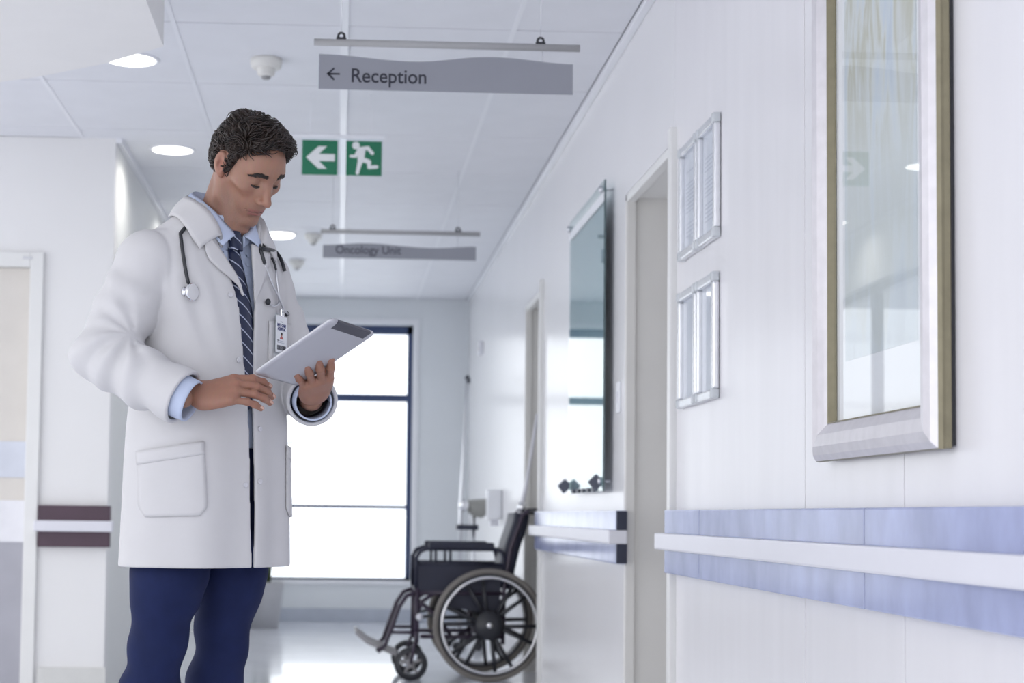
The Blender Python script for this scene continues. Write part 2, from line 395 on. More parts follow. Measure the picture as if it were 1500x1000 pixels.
# green escape route sign
M_green = mat('green_sign_film', (.008, .17, .085), rough=.45, var=.03); M_white = mat('white_sign_film', (.80, .82, .83), rough=.5, var=.01)
ex = tag(empty('exit_sign', (-.013, 7.3, 2.357)), 'hanging escape sign with two green squares, white arrow and running figure', 'sign')
MB().box(-.215, .185, -.007, .007, .160, .176, bev=.002).build('top_rail', M_bar, ex)
MB().box(-.176, .176, -.0015, .0015, 0, .162).build('clear_panel', glass_mat('acrylic', ior=1.3), ex)
for xx in (-.14, .12): MB().cyl((xx, 0, .17), (xx, 0, H-2.357), .0015, 8).build('rod', M_bar, ex)
MB().box(-.173, -.020, -.004, .004, 0, .150).build('arrow_square', M_green, ex)
MB().box(.017, .171, -.004, .004, 0, .150).build('figure_square', M_green, ex)
a = [(-.156, .075), (-.102, .124), (-.066, .124), (-.101, .090), (-.032, .090), (-.032, .060), (-.101, .060), (-.066, .026), (-.102, .026)]
MB().prism(a, 'y', -.0052, -.004).build('arrow_symbol', M_white, ex)
fg = MB(); LAY = 0.
def limb(p, q, w0, w1=None):
    w1 = w1 or w0; p = Vector(p); q = Vector(q); d = (q-p).normalized(); n = Vector((-d.y, d.x)); pts = []
    for k in range(7): ang = math.pi/2+math.pi*k/6; pts.append(p+w0*(math.cos(ang)*d+math.sin(ang)*n))
    for k in range(7): ang = -math.pi/2+math.pi*k/6; pts.append(q+w1*(math.cos(ang)*d+math.sin(ang)*n))
    global LAY
    LAY += .00012; fg.prism([tuple(v) for v in pts], 'y', -.0050-LAY, -.004)
def fx(x, y): return (.017+.154*(x-168)/112., .150*(560-y)/112.)   # figure laid out on the square's own grid
limb(fx(198, 463), fx(198.5, 463), .0165)
limb(fx(216, 480), fx(214, 510), .0165, .0135)
limb(fx(213, 474), fx(236, 470), .0085); limb(fx(236, 471), fx(250, 487), .0075)
limb(fx(208, 478), fx(198, 497), .008); limb(fx(198, 498), fx(183, 498), .0065)
limb(fx(218, 508), fx(240, 515), .011, .009); limb(fx(240, 517), fx(240, 532), .009, .007); limb(fx(240, 533), fx(264, 531), .0075)
limb(fx(214, 510), fx(208, 532), .011, .009); limb(fx(208, 532), fx(204, 552), .0085, .0075)
fg.build('figure_symbol', M_white, ex)

# ------------------------------------------------------------------ handrails
def crash_rail(label, segs, loc, rz=0, mband=M_blue, cap=None, L=None):
    """local: x along the wall, -y away from the wall, z up"""
    t = tag(empty('crash_rail', loc, rz), label, 'crash rail', 'crash rails along the walls')
    for a, b in segs:
        for (z0, z1, nm) in ((.845, .924, 'upper_panel'), (.725, .803, 'lower_panel')):
            MB().box(a+.001, b-.001, -.042, -.001, z0, z1, bev=.004).build(nm, mband, t)
    a, b = segs[0][0], segs[-1][1]
    MB().box(a-.014, b+.014, -.072, -.001, .799, .851, bev=.006).build('bumper', M_bump, t)
    if cap is not None:
        for z0, z1 in ((.847, .922), (.727, .801)):
            MB().box(cap, cap+.012, -.041, -.001, z0, z1, bev=.002).build('end_cap', M_endcap, t)
    return t
# right wall: local x -> world -y, away from the wall -> world -x
crash_rail('long pale blue crash rail on the panelled wall under the picture', [(-5.385, -4.86), (-4.86, -3.315), (-3.315, -1.8), (-1.8, -.3)], (XR, 0, 0), -math.pi/2)
crash_rail('short pale blue crash rail between the two doorways', [(-9.0, -6.335)], (XR, 0, 0), -math.pi/2, cap=-6.335)
crash_rail('dark maroon crash rail with pale bumper on the lobby wall', [(-1.445, -1.10)], (0, YL, 0), 0, mband=M_maroon)

# ------------------------------------------------------------------ large picture
def moulding(t, name, y0, y1, z0, z1, prof, m):
    """mitred four-sided frame on the right wall: prof = [(inset from outer edge, height off the wall)]"""
    mb = MB(); n = len(prof)
    rings = []
    for (i, h) in prof: rings.append([(XR-h, y0+i, z0+i), (XR-h, y1-i, z0+i), (XR-h, y1-i, z1-i), (XR-h, y0+i, z1-i)])
    names = ('bottom_rail', 'stile', 'top_rail', 'stile')
    for k in range(4):
        b = MB(); j = (k+1) % 4
        b.grid([[rings[i][k] for i in range(n)], [rings[i][j] for i in range(n)]], False)
        b.build(names[k], m, t).location = -t.location
pic = tag(empty('picture_frame', (XR, 3.28, 1.026)), 'large framed picture behind glass in a broad silver frame', 'picture')
PY0, PY1, PZ0, PZ1 = 2.918, 3.682, 1.026, 2.19
M_silver = mat('silver_frame', (.70, .68, .71), rough=.34, metal=.35, var=.05, vscale=30, bump=.1, bscale=400)
M_gold = mat('antique_gold_edge', (.25, .225, .15), rough=.4, metal=.35, var=.08, vscale=40)
moulding(pic, 'frame', PY0, PY1, PZ0, PZ1, [(.0, .034), (.012, .044), (.03, .050), (.055, .046), (.07, .036), (.078, .030), (.080, .012)], M_silver)
moulding(pic, 'edge', PY0, PY1, PZ0, PZ1, [(.003, .008), (.0, .010), (.0, .020), (-.002, .026), (0, .034)], M_gold)
moulding(pic, 'sight', PY0+.078, PY1-.078, PZ0+.078, PZ1-.078, [(.0, .031), (.003, .030), (.006, .012)], M_gold)
def pbox(x0, x1, y0, y1, z0, z1, name, m): MB().box(x0, x1, y0, y1, z0, z1).build(name, m, pic).location = -pic.location
pbox(XR-.009, XR-.0005, PY0+.005, PY1-.005, PZ0+.005, PZ1-.005, 'shadow_gap_backing', M_black)  # black box stands in for the shadow gap behind the frame
pbox(XR-.0105, XR-.009, PY0+.02, PY1-.02, PZ0+.02, PZ1-.02, 'mount_board', mat('mount_board', (.84, .85, .87), rough=.7, var=.01))
# pale abstract landscape print
am = bpy.data.materials.new('abstract_print'); am.use_nodes = True; nt = am.node_tree; b = nt.nodes['Principled BSDF']; b.inputs['Roughness'].default_value = .7
tc = nt.nodes.new('ShaderNodeTexCoord'); mp = nt.nodes.new('ShaderNodeMapping'); mp.inputs['Rotation'].default_value = (math.radians(-32), 0, 0); mp.inputs['Scale'].default_value = (1, 2.6, .9)
nz = nt.nodes.new('ShaderNodeTexNoise'); nz.inputs['Scale'].default_value = 2.0; nz.inputs['Detail'].default_value = 6; nz.inputs['Distortion'].default_value = .6
nt.links.new(tc.outputs['Generated'], mp.inputs[0]); nt.links.new(mp.outputs[0], nz.inputs['Vector'])
r1 = nt.nodes.new('ShaderNodeValToRGB'); e = r1.color_ramp.elements
e[0].position = .3; e[0].color = (.36, .39, .44, 1); e[1].position = .68; e[1].color = (.66, .68, .66, 1)
for p, c in ((.42, (.60, .67, .74, 1)), (.5, (.68, .71, .70, 1)), (.57, (.54, .54, .44, 1))): q = e.new(p); q.color = c
nt.links.new(nz.outputs[0], r1.inputs[0])
gr = nt.nodes.new('ShaderNodeSeparateXYZ'); nt.links.new(tc.outputs['Generated'], gr.inputs[0])
mxn = nt.nodes.new('ShaderNodeMix'); mxn.data_type = 'RGBA'
rr = nt.nodes.new('ShaderNodeValToRGB'); rr.color_ramp.elements[0].position = .45; rr.color_ramp.elements[1].position = .8
rr.color_ramp.elements[0].color = (.25, .25, .25, 1); rr.color_ramp.elements[1].color = (1, 1, 1, 1)
nt.links.new(gr.outputs['Z'], rr.inputs[0]); nt.links.new(rr.outputs[0], mxn.inputs[0])
mxn.inputs[6].default_value = (.66, .71, .73, 1); nt.links.new(r1.outputs[0], mxn.inputs[7]); nt.links.new(mxn.outputs[2], b.inputs['Base Color'])
pbox(XR-.0118, XR-.0104, 3.085, 3.535, 1.232, 2.00, 'print', am)
pbox(XR-.0175, XR-.0155, PY0+.075, PY1-.075, PZ0+.075, PZ1-.075, 'glass', M_pglass)

# ------------------------------------------------------------------ notice frames by door 1
M_snap = mat('snap_frame_aluminium', (.74, .75, .78), rough=.25, metal=.65, var=.04, vscale=30)
M_cap = mat('clear_corner_cap', (.60, .63, .66), rough=.12, var=.03)
M_paper = mat('notice_paper', (.72, .75, .83), rough=.8, var=.01)
M_print = mat('faint_print', (.50, .53, .62), rough=.8)
def notice(y0, y1, z0, z1, label, seed, lines):
    t = tag(empty('notice_frame', (XR, (y0+y1)/2, z0)), label, 'notice frame', 'silver notice frames beside the doorway')
    off = -t.location; w = .027
    def part(mb, n, m): o = mb.build(n, m, t); o.location = off
    def bar(a, b, c, d): return MB().box(XR-.021, XR-.001, a, b, c, d, bev=.006)
    part(bar(y0, y0+w, z0+w, z1-w), 'stile', M_snap); part(bar(y1-w, y1, z0+w, z1-w), 'stile', M_snap)
    part(bar(y0+w, y1-w, z0, z0+w), 'rail', M_snap); part(bar(y0+w, y1-w, z1-w, z1), 'rail', M_snap)
    for (a, c) in ((y0, z0), (y0, z1-w), (y1-w, z0), (y1-w, z1-w)):
        part(MB().box(XR-.0245, XR-.0008, a-.001, a+w+.001, c-.001, c+w+.001, bev=.006), 'corner_cap', M_cap)
    part(MB().box(XR-.0045, XR-.0005, y0+w-.002, y1-w+.002, z0+w-.002, z1-w+.002), 'sheet', M_paper)
    rg = random.Random(seed); pr = MB()
    for k in range(lines):
        zz = z1-w-.06-k*.0125
        if zz < z0+w+.03: break
        if rg.random() < .18: continue
        a = y0+w+.03+rg.random()*.03
        pr.box(XR-.0049, XR-.0044, a, y1-w-.025, zz, zz+.004)
    if pr.v: part(pr, 'print', M_print)
    part(MB().box(XR-.0065, XR-.0055, y0+w-.004, y1-w+.004, z0+w-.004, z1-w+.004), 'cover_sheet', M_pglass)
notice(4.765, 5.012, 1.700, 2.056, 'upper silver notice frame on the side away from the doorway', 1, 18)
notice(5.028, 5.285, 1.702, 2.056, 'upper silver notice frame next to the door edge', 2, 18)
notice(4.780, 5.020, 1.240, 1.601, 'lower silver notice frame with a blank sheet, away from the doorway', 3, 0)
notice(5.036, 5.300, 1.240, 1.601, 'lower silver notice frame with a white pictured sheet next to the door edge', 4, 0)

# ------------------------------------------------------------------ glass notice board
gb = tag(empty('glass_board', (1.03, 7.17, .99)), 'tall glass notice board on stand-off bolts between the doorways', 'notice board')
def gpart(mb, n, m): o = mb.build(n, m, gb); o.location = -gb.location; return o
GY0, GY1, GZ0, GZ1 = 6.66, 7.68, 1.0, 2.235
gpart(MB().box(1.0345, 1.0362, GY0+.004, GY1, GZ0, GZ1-.045), 'backing_sheet', mat('pale_blue_board', (.50, .56, .62), rough=.25, var=.02, coat=.5))
gpart(MB().box(1.028, 1.034, GY0, GY1, GZ0, GZ1, bev=.001), 'glass_sheet', glass_mat('board_glass', tint=(.86, .93, .93), ior=1.65))
gpart(MB().box(1.0278, 1.0345, GY0-.002, GY0, GZ0, GZ1), 'glass_edge', mat('green_glass_edge', (.06, .10, .11), rough=.2))
gpart(MB().box(1.0275, 1.029, GY0, GY1, GZ1-.085, GZ1-.045), 'header_strip', mat('white_strip', (.84, .86, .90), rough=.4))
for y in (GY0+.03, GY1-.03):
    for z in (GZ0+.04, GZ1-.035):
        gpart(MB().cyl((1.012, y, z), (1.028, y, z), .015).cyl((1.034, y, z), (XR-.003, y, z), .005, 8), 'standoff_bolt', M_steel)
for y, s in ((GY1-.03, 1), (GY0+.05, -1)):
    d = .032; c = MB(); z = GZ0+.035
    c.prism([(1.0275, z-.012), (1.0275, z+.014), (1.008, z+d), (.978, z+.002), (1.004, z-d)], 'y', y-.02, y+.02)
    gpart(c, 'corner_clamp', mat('slate_plastic', (.10, .11, .15), rough=.4))
for k in range(5):
    yy = GY0+.18+k*.15
    gpart(MB().box(1.018, 1.028, yy, yy+.07, GZ0, GZ0+.018, bev=.003), 'magnet', M_endcap)

# small fittings on the wall
sw = tag(empty('light_switch', (XR, 6.52, 1.36)), 'small white light switch on the wall by the doorway', 'switch')
MB().box(-.009, -.0005, -.035, .035, -.06, .06, bev=.003).build('plate', M_bar, sw); MB().box(-.013, -.009, -.012, .012, -.02, .02, bev=.002).build('rocker', M_bump, sw)
hs = tag(empty('soap_dispenser', (XR, 11.3, .93)), 'white wall-mounted dispenser beyond the wheelchair', 'dispenser')
MB().box(-.10, -.001, -.055, .055, -.06, .14, bev=.012).build('body', M_bar, hs); MB().box(-.075, -.02, -.03, .03, -.10, -.06, bev=.006).build('nozzle', M_bump, hs)
ws = tag(empty('wall_thermostat', (XR, 12.95, 2.17)), 'small pale box high on the wall near the far corner', 'thermostat')
MB().box(-.03, -.001, -.06, .06, -.05, .05, bev=.005).build('box', M_bump, ws); MB().box(-.034, -.03, -.02, .02, -.015, .02, bev=.001).build('dial', M_jamb, ws)

# ------------------------------------------------------------------ wheelchair
M_wcframe = mat('dark_wine_enamel', (.035, .022, .045), rough=.3, var=.05)
M_wcvinyl = mat('navy_black_vinyl', (.012, .014, .034), rough=.5, var=.1, bump=.1, bscale=150)
M_tyre = mat('grey_tyre', (.20, .185, .17), rough=.7, var=.08)
M_rim = mat('polished_hand_rim', (.62, .62, .64), rough=.22, metal=.9)
M_plate = mat('grey_footplate', (.33, .32, .33), rough=.45)
wc = tag(empty('wheelchair', (.815, 9.56, 0), math.pi), 'folding wheelchair with dark seat parked backwards in the far doorway', 'wheelchair')
WB = .295
def ring(c, R, r, n=56, m=10):
    mb = MB(); return mb.tube([(c[0]+R*math.cos(2*math.pi*k/n), c[1], c[2]+R*math.sin(2*math.pi*k/n)) for k in range(n)], r, m, closed=True)
for s in (1, -1):
    y = s*WB; hub = (0, y, .307)
    tw = ring(hub, .290, .0165).build('tyre', M_tyre, wc)
    wm = MB(); wm.tube([(.272*math.cos(2*math.pi*k/48), y, .307+.272*math.sin(2*math.pi*k/48)) for k in range(48)], .010, 8, closed=True)
    wm.lathe([(0, -.03), (.07, -.028), (.08, -.01), (.08, .01), (.07, .028), (0, .03)], hub, 'y', 28)
    for k in range(6):
        a = 2*math.pi*k/6+.2
        for da in (-.19, .19):
            wm.tube([(.04*math.cos(a), y, .307+.04*math.sin(a)), (.268*math.cos(a+da), y, .307+.268*math.sin(a+da))], [.015, .011], 6)
    wm.build('spoked_wheel', M_black, wc)
    hr = ring((0, y+s*.035, .307), .258, .0085).build('hand_rim', M_rim, wc)
    MB().cyl((0, y+s*.028, .307), (0, y+s*.042, .307), .016, 14).build('hub_cap', M_chrome, wc)
    # caster
    cx = .42; cyy = s*.25
    c = MB(); c.lathe([(.060, -.012), (.088, -.014), (.092, 0), (.088, .014), (.060, .012)], (cx, cyy, .092), 'y', 28); c.build('caster_tyre', M_black, wc)
    c = MB(); c.lathe([(0, -.014), (.022, -.013), (.024, .013), (0, .014)], (cx, cyy, .092), 'y', 18)
    for k in range(5):
        a = 2*math.pi*k/5+.3; c.tube([(cx+.02*math.cos(a), cyy, .092+.02*math.sin(a)), (cx+.064*math.cos(a), cyy, .092+.064*math.sin(a))], .008, 6)
    c.build('caster_hub', M_plate, wc)
    MB().tube([(cx, cyy-.022, .092), (cx-.015, cyy-.022, .19), (cx-.03, cyy, .215), (cx-.03, cyy, .27)], .009, 8).tube([(cx, cyy+.022, .092), (cx-.015, cyy+.022, .19), (cx-.03, cyy, .215)], .009, 8).build('caster_fork', M_wcframe, wc)
    # side frame
    yf = s*.235; f = MB()
    f.tube([(-.08, yf, .24), (.37, yf, .24)], .0125, 10)                      # lower rail
    f.tube([(-.08, yf, .475), (.40, yf, .475)], .0125, 10)                    # seat rail
    f.tube([(.39, yf, .20), (.39, yf, .50)], .014, 10)                        # front post
    f.tube([(-.08, yf, .20), (-.085, yf, .50), (-.12, yf, .72), (-.185, yf, .905), (-.215, yf, .925), (-.30, yf, .925)], .0125, 10)   # back post and push handle
    f.tube([(.40, yf, .475), (.445, yf, .46), (.485, yf, .40), (.56, yf, .19), (.60, yf, .155)], .0125, 10)          # footrest hanger
    f.tube([(.39, yf, .26), (.53, yf, .26)], .009, 8); f.tube([(.39, yf, .36), (.36, yf, .43), (.30, yf, .47)], .011, 8)
    f.tube([(.20, yf, .24), (.27, yf, .34), (.37, yf, .42)], .010, 8)
    f.build('side_frame', M_wcframe, wc)
    MB().tube([(-.30, yf, .925), (-.215, yf, .925)], .018, 12).build('push_grip', M_black, wc)
    # armrest
    f = MB(); f.tube([(.395, yf, .50), (.395, yf, .665), (.375, yf, .70), (.34, yf, .715), (-.05, yf, .715), (-.075, yf, .70), (-.085, yf, .66), (-.085, yf, .50)], .0115, 10)
    f.tube([(.395, yf, .63), (-.085, yf, .63)], .010, 8); f.tube([(.29, yf, .63), (.29, yf, .715)], .008, 8); f.tube([(.21, yf, .63), (.21, yf, .715)], .008, 8)
    f.build('arm_frame', M_wcvinyl, wc)
    MB().box(-.03, .33, yf-.028, yf+.028, .715, .752, bev=.012).build('arm_pad', M_wcvinyl, wc)
    MB().prism([(-.07, .625), (.385, .625), (.385, .485), (.27, .485), (.22, .40), (-.06, .36)], 'y', yf-.006, yf+.006).build('skirt_guard', M_wcvinyl, wc)
    # footplate
    p = MB(); p.prism([(.49, .125), (.66, .195), (.72, .245), (.726, .258), (.715, .262), (.65, .212), (.487, .14)], 'y', s*.05, s*.215); p.build('footplate', M_plate, wc)
    MB().tube([(.60, yf, .165), (.60, s*.20, .165)], .010, 8).build('footplate_pivot', M_black, wc)
    MB().tube([(.365, yf+s*.012, .345), (.33, yf+s*.02, .35), (.26, yf+s*.03, .36)], [.008, .008, .010], 8).build('brake_lever', M_black, wc)
    MB().lathe([(0, -.02), (.014, -.018), (.02, 0), (.014, .018), (0, .02)], (.375, yf+s*.02, .345), 'y', 14).build('brake_knob', M_bump, wc)
MB().box(-.07, .40, -.225, .225, .478, .50, bev=.006).build('seat', M_wcvinyl, wc)
bk = MB(); bk.grid([[(-.085-.005, y, .50), (-.097-.012, y, .62), (-.125-.012, y, .74), (-.165-.012, y, .86), (-.185, y, .91)] for y in (-.235, -.1, 0, .1, .235)])
solid(bk.build('backrest', M_wcvinyl, wc), .075)
for s in (1, -1): MB().tube([(.05, s*.22, .24), (.12, -s*.22, .475)], .0115, 8).build('cross_brace', M_wcframe, wc)
MB().tube([(-.165, .20, .86), (-.18, .20, .95), (-.205, .2, 1.06), (-.265, .2, 1.46)], [.016, .015, .0105, .009], 10).build('drip_pole', mat('white_enamel', (.74, .74, .80), rough=.3), wc)
MB().cyl((-.178, .20, .925), (-.187, .20, .97), .024, 14).build('pole_clamp', M_chrome, wc)

# ------------------------------------------------------------------ equipment stand by the end wall
es = tag(empty('equipment_stand', (.82, 11.6, 0)), 'tall wheeled stand with a grey lamp head beside the end wall', 'medical stand')
MB().tube([(0, 0, .10), (0, 0, .96), (.012, 0, 1.3), (.035, 0, 1.84)], [.016, .016, .009, .008], 10).build('pole', M_steel, es)
MB().tube([(.09, .0, .10), (.09, 0, .92)], .012, 10).build('second_pole', M_steel, es)
MB().tube([(.02, 0, 1.83), (.035, 0, 1.85), (.05, 0, 1.83), (.048, 0, 1.80)], .007, 8).tube([(.035, -.05, 1.845), (.035, .05, 1.845)], .008, 8).build('hook', M_endcap, es)
MB().box(-.03, .12, -.04, .04, .80, .835, bev=.006).build('clamp', M_endcap, es)
MB().lathe([(0, -.045), (.03, -.04), (.04, 0), (.03, .04), (0, .045)], (.02, -.03, .965), 'y', 20).build('pivot', M_chrome, es)
hd = MB()
hd.grid([[(x, .075*math.sin(a)*k, z0+.095*math.cos(a)*k*.75) for a in [2*math.pi*i/20 for i in range(21)]] for x, k, z0 in ((.045, .0, .965), (.045, .55, .965), (.08, .78, .95), (.14, .92, .945), (.18, .75, .96), (.188, .0, .965))])
hd.build('lamp_head', mat('grey_green_plastic', (.34, .34, .32), rough=.5), es)
for k in range(5):
    a = 2*math.pi*k/5+.3
    MB().tube([(.04, 0, .11), (.04+.13*math.cos(a), .24*math.sin(a), .075)], [.016, .011], 8).build('base_leg', M_steel, es)
    MB().lathe([(0, -.012), (.028, -.01), (.03, 0), (.028, .01), (0, .012)], (.04+.12*math.cos(a), .24*math.sin(a), .03), 'y', 16).build('caster', M_black, es)

# ------------------------------------------------------------------ potted plant behind the doctor
pp = tag(empty('potted_plant', (-.60, 13.5, 0)), 'leafy green plant in front of the end window behind the doctor', 'plant')
MB().lathe([(0, 0), (.13, 0), (.17, .34), (.175, .36), (.16, .36), (.155, .33), (0, .33)], n=32).build('pot', mat('pale_pot', (.5, .5, .52), rough=.5), pp)
MB().lathe([(0, .335), (.155, .33)], n=24).build('soil', mat('soil', (.05, .035, .025), rough=.9), pp)
M_leaf = mat('green_leaf', (.028, .10, .05), rough=.4, var=.3, vscale=12)
stem_m = mat('green_stem', (.08, .12, .05), rough=.6)
def leaf_mesh():
    G = []
    for i in range(9):
        t = i/8; w = .034*math.sin(math.pi*min(1, t*.93+.05))**.8
        G.append([(w*u, .15*t, -.05*t*t+.012*abs(u)) for u in (-1, -.5, 0, .5, 1)])
    return G
lm = None; rg = random.Random(5)
for k in range(5):
    a0 = [.05, 1.4, 2.7, 4.0, 5.3][k]; hgt = [1.62, 1.5, 1.4, 1.3, 1.42][k]; rr = .12
    pts = [(.05*math.cos(a0), .05*math.sin(a0), .33)]+[((.05+rr*q)*math.cos(a0+.3*q), (.05+rr*q)*math.sin(a0+.3*q), .33+(hgt-.33)*q) for q in (.3, .6, .85, 1.)]
    st = MB().tube(pts, [.012, .01, .008, .006, .004], 8).build('stem', stem_m, pp)
    for j in range(9):
        q = .42+.58*j/8; i = min(3, int(q*4)); p = Vector(pts[0]).lerp(Vector(pts[-1]), q)
        if lm is None: o = MB().grid(leaf_mesh()).build('leaf', M_leaf, pp); lm = o.data
        else: o = obj('leaf', lm, None, pp)
        i0 = [0, .3, .6, .85, 1.]; seg = max(n for n in range(4) if i0[n] <= q+1e-6) if q < 1 else 3
        tt = (q-i0[seg])/(i0[seg+1]-i0[seg]); p = Vector(pts[seg]).lerp(Vector(pts[seg+1]), tt)
        o.location = p; o.rotation_euler = (rg.uniform(-.1, .5), rg.uniform(-.3, .3), a0-math.pi/2+2.4*j+rg.uniform(-.3, .3)); sc = rg.uniform(.75, 1.05); o.scale = (sc, sc, sc)

# ------------------------------------------------------------------ implicit surfaces (for the body and the clothes)
def smin(a, b, k):
    h = np.clip(.5+.5*(b-a)/k, 0, 1); return b+(a-b)*h-k*h*(1-h)
def smax(a, b, k): return -smin(-a, -b, k)
def ell(P, c, r):
    q = (P-np.asarray(c))/np.asarray(r); k0 = np.sqrt((q*q).sum(1))+1e-9; k1 = np.sqrt(((q/np.asarray(r))**2).sum(1))+1e-9
    return k0*(k0-1)/k1
def cone(P, a, b, ra, rb):
    a = np.asarray(a, float); b = np.asarray(b, float); ab = b-a
    t = np.clip((P-a)@ab/(ab@ab), 0, 1); d = P-a-t[:, None]*ab
    return np.sqrt((d*d).sum(1))-(ra+(rb-ra)*t)
def chain(P, pts, rs, k=.02):
    d = cone(P, pts[0], pts[1], rs[0], rs[1])
    for i in range(1, len(pts)-1): d = smin(d, cone(P, pts[i], pts[i+1], rs[i], rs[i+1]), k)
    return d
def vnoise(P, s, seed=0):
    q = P*s+seed*17.31; i = np.floor(q).astype(np.int64); f = q-i; f = f*f*(3-2*f); r = 0
    def hsh(x, y, z):
        h = (x*374761393+y*668265263+z*2147483647+seed*974711) & 0xffffffff
        h = ((h ^ (h >> 13))*1274126177) & 0xffffffff
        return ((h ^ (h >> 16)) & 0xffff)/32767.5-1
    for dx in (0, 1):
        for dy in (0, 1):
            for dz_ in (0, 1):
                w = (f[:, 0] if dx else 1-f[:, 0])*(f[:, 1] if dy else 1-f[:, 1])*(f[:, 2] if dz_ else 1-f[:, 2])
                r = r+w*hsh(i[:, 0]+dx, i[:, 1]+dy, i[:, 2]+dz_)
    return r
def sdf_mesh(fn, lo, hi, h, cf=5, lip=1.7, smooth=1):
    lo = np.asarray(lo, float); hi = np.asarray(hi, float)
    n = np.ceil((hi-lo)/(h*cf)).astype(int); N = n*cf+1
    g = np.stack(np.meshgrid(*[np.arange(k+1) for k in n], indexing='ij'), -1).reshape(-1, 3)
    dc = fn(lo+g*h*cf).reshape(n+1)
    ac = np.zeros(n, bool); thr = lip*h*cf*.9
    near = np.abs(dc) < thr
    sl = [slice(None, -1), slice(1, None)]
    for a in sl:
        for b in sl:
            for c in sl: ac |= near[a, b, c]
    D = dc[:-1, :-1, :-1].repeat(cf, 0).repeat(cf, 1).repeat(cf, 2); D = np.pad(D, ((0, 1),)*3, mode='edge').astype(np.float32)
    m = ac.repeat(cf, 0).repeat(cf, 1).repeat(cf, 2); mp_ = np.zeros(N, bool)
    for a in sl:
        for b in sl:
            for c in sl: mp_[a, b, c] |= m
    idx = np.argwhere(mp_); vals = np.empty(len(idx), np.float32)
    for s in range(0, len(idx), 1000000): vals[s:s+1000000] = fn(lo+idx[s:s+1000000]*h)
    D[mp_] = vals
    S = D < 0; cnt = np.zeros(N-1, np.int8)
    for a in sl:
        for b in sl:
            for c in sl: cnt += S[a, b, c]
    cells = np.argwhere((cnt > 0) & (cnt < 8)); vid = np.full(N-1, -1, np.int32); vid[tuple(cells.T)] = np.arange(len(cells))
    acc = np.zeros((len(cells), 3)); ne = np.zeros(len(cells))
    cor = [(x, y, z) for x in (0, 1) for y in (0, 1) for z in (0, 1)]
    for A in cor:
        for ax in range(3):
            if A[ax]: continue
            B = list(A); B[ax] = 1
            da = D[tuple((cells+A).T)]; db = D[tuple((cells+B).T)]; x = (da < 0) != (db < 0)
            t = np.where(x, da/np.where(x, da-db, 1), 0); p = np.repeat(np.array(A, float)[None], len(cells), 0); p[:, ax] = t
            acc += p*x[:, None]; ne += x
    V = lo+(cells+acc/ne[:, None])*h; Q = []
    for ax in range(3):
        u, w = (ax+1) % 3, (ax+2) % 3
        s0 = [slice(None)]*3; s1 = [slice(None)]*3; s0[ax] = slice(None, -1); s1[ax] = slice(1, None)
        E = np.argwhere(S[tuple(s0)] != S[tuple(s1)]); E = E[(E[:, u] > 0) & (E[:, w] > 0) & (E[:, u] < N[u]-1) & (E[:, w] < N[w]-1)]
        ins = S[tuple(E.T)]; eu = np.zeros(3, int); eu[u] = 1; ew_ = np.zeros(3, int); ew_[w] = 1
        q = np.stack([vid[tuple((E-eu-ew_).T)], vid[tuple((E-ew_).T)], vid[tuple(E.T)], vid[tuple((E-eu).T)]], 1)
        q = np.where(ins[:, None], q, q[:, ::-1]); Q.append(q)
    Q = np.concatenate(Q); Q = Q[(Q >= 0).all(1)]
    for _ in range(smooth):
        e = np.concatenate([Q[:, [0, 1]], Q[:, [1, 2]], Q[:, [2, 3]], Q[:, [3, 0]]]); c = np.bincount(e.ravel(), minlength=len(V)).astype(float)+1e-9
        s_ = np.stack([np.bincount(e[:, 0], V[e[:, 1], k], len(V))+np.bincount(e[:, 1], V[e[:, 0], k], len(V)) for k in range(3)], 1)/c[:, None]
        V = V+.5*(s_-V)
    return V, Q

# ------------------------------------------------------------------ the doctor: body frame (l = his left, f = his front, z up)
TH = math.radians(48); DO = np.array([-.317, 4.0, 0.])
LV = np.array([math.cos(TH), math.sin(TH), 0]); FV = np.array([math.sin(TH), -math.cos(TH), 0]); ZV = np.array([0, 0, 1.])
BM = np.stack([LV, FV, ZV])
def to_world(p): return DO+np.asarray(p, float)@BM
def to_body(w): return (np.asarray(w, float)-DO)@BM.T
person = tag(empty('person', tuple(DO), TH-math.pi*0), 'person in a white lab coat and striped tie standing with head bowed over a tablet', 'person')
person.rotation_euler = (0, 0, 0)
# local frame of the Empty: x = l, y = -f  (rotation about z by TH)
person.rotation_euler = (0, 0, TH)
def loc_pts(V): V = np.asarray(V, float).copy(); V[..., 1] *= -1; return V
def body_obj(name, V, Q, m, parent, flip=True):
    V = loc_pts(V); Q = np.asarray(Q)
    return obj(name, np_mesh(name, V, Q[:, ::-1] if flip else Q), m, parent)

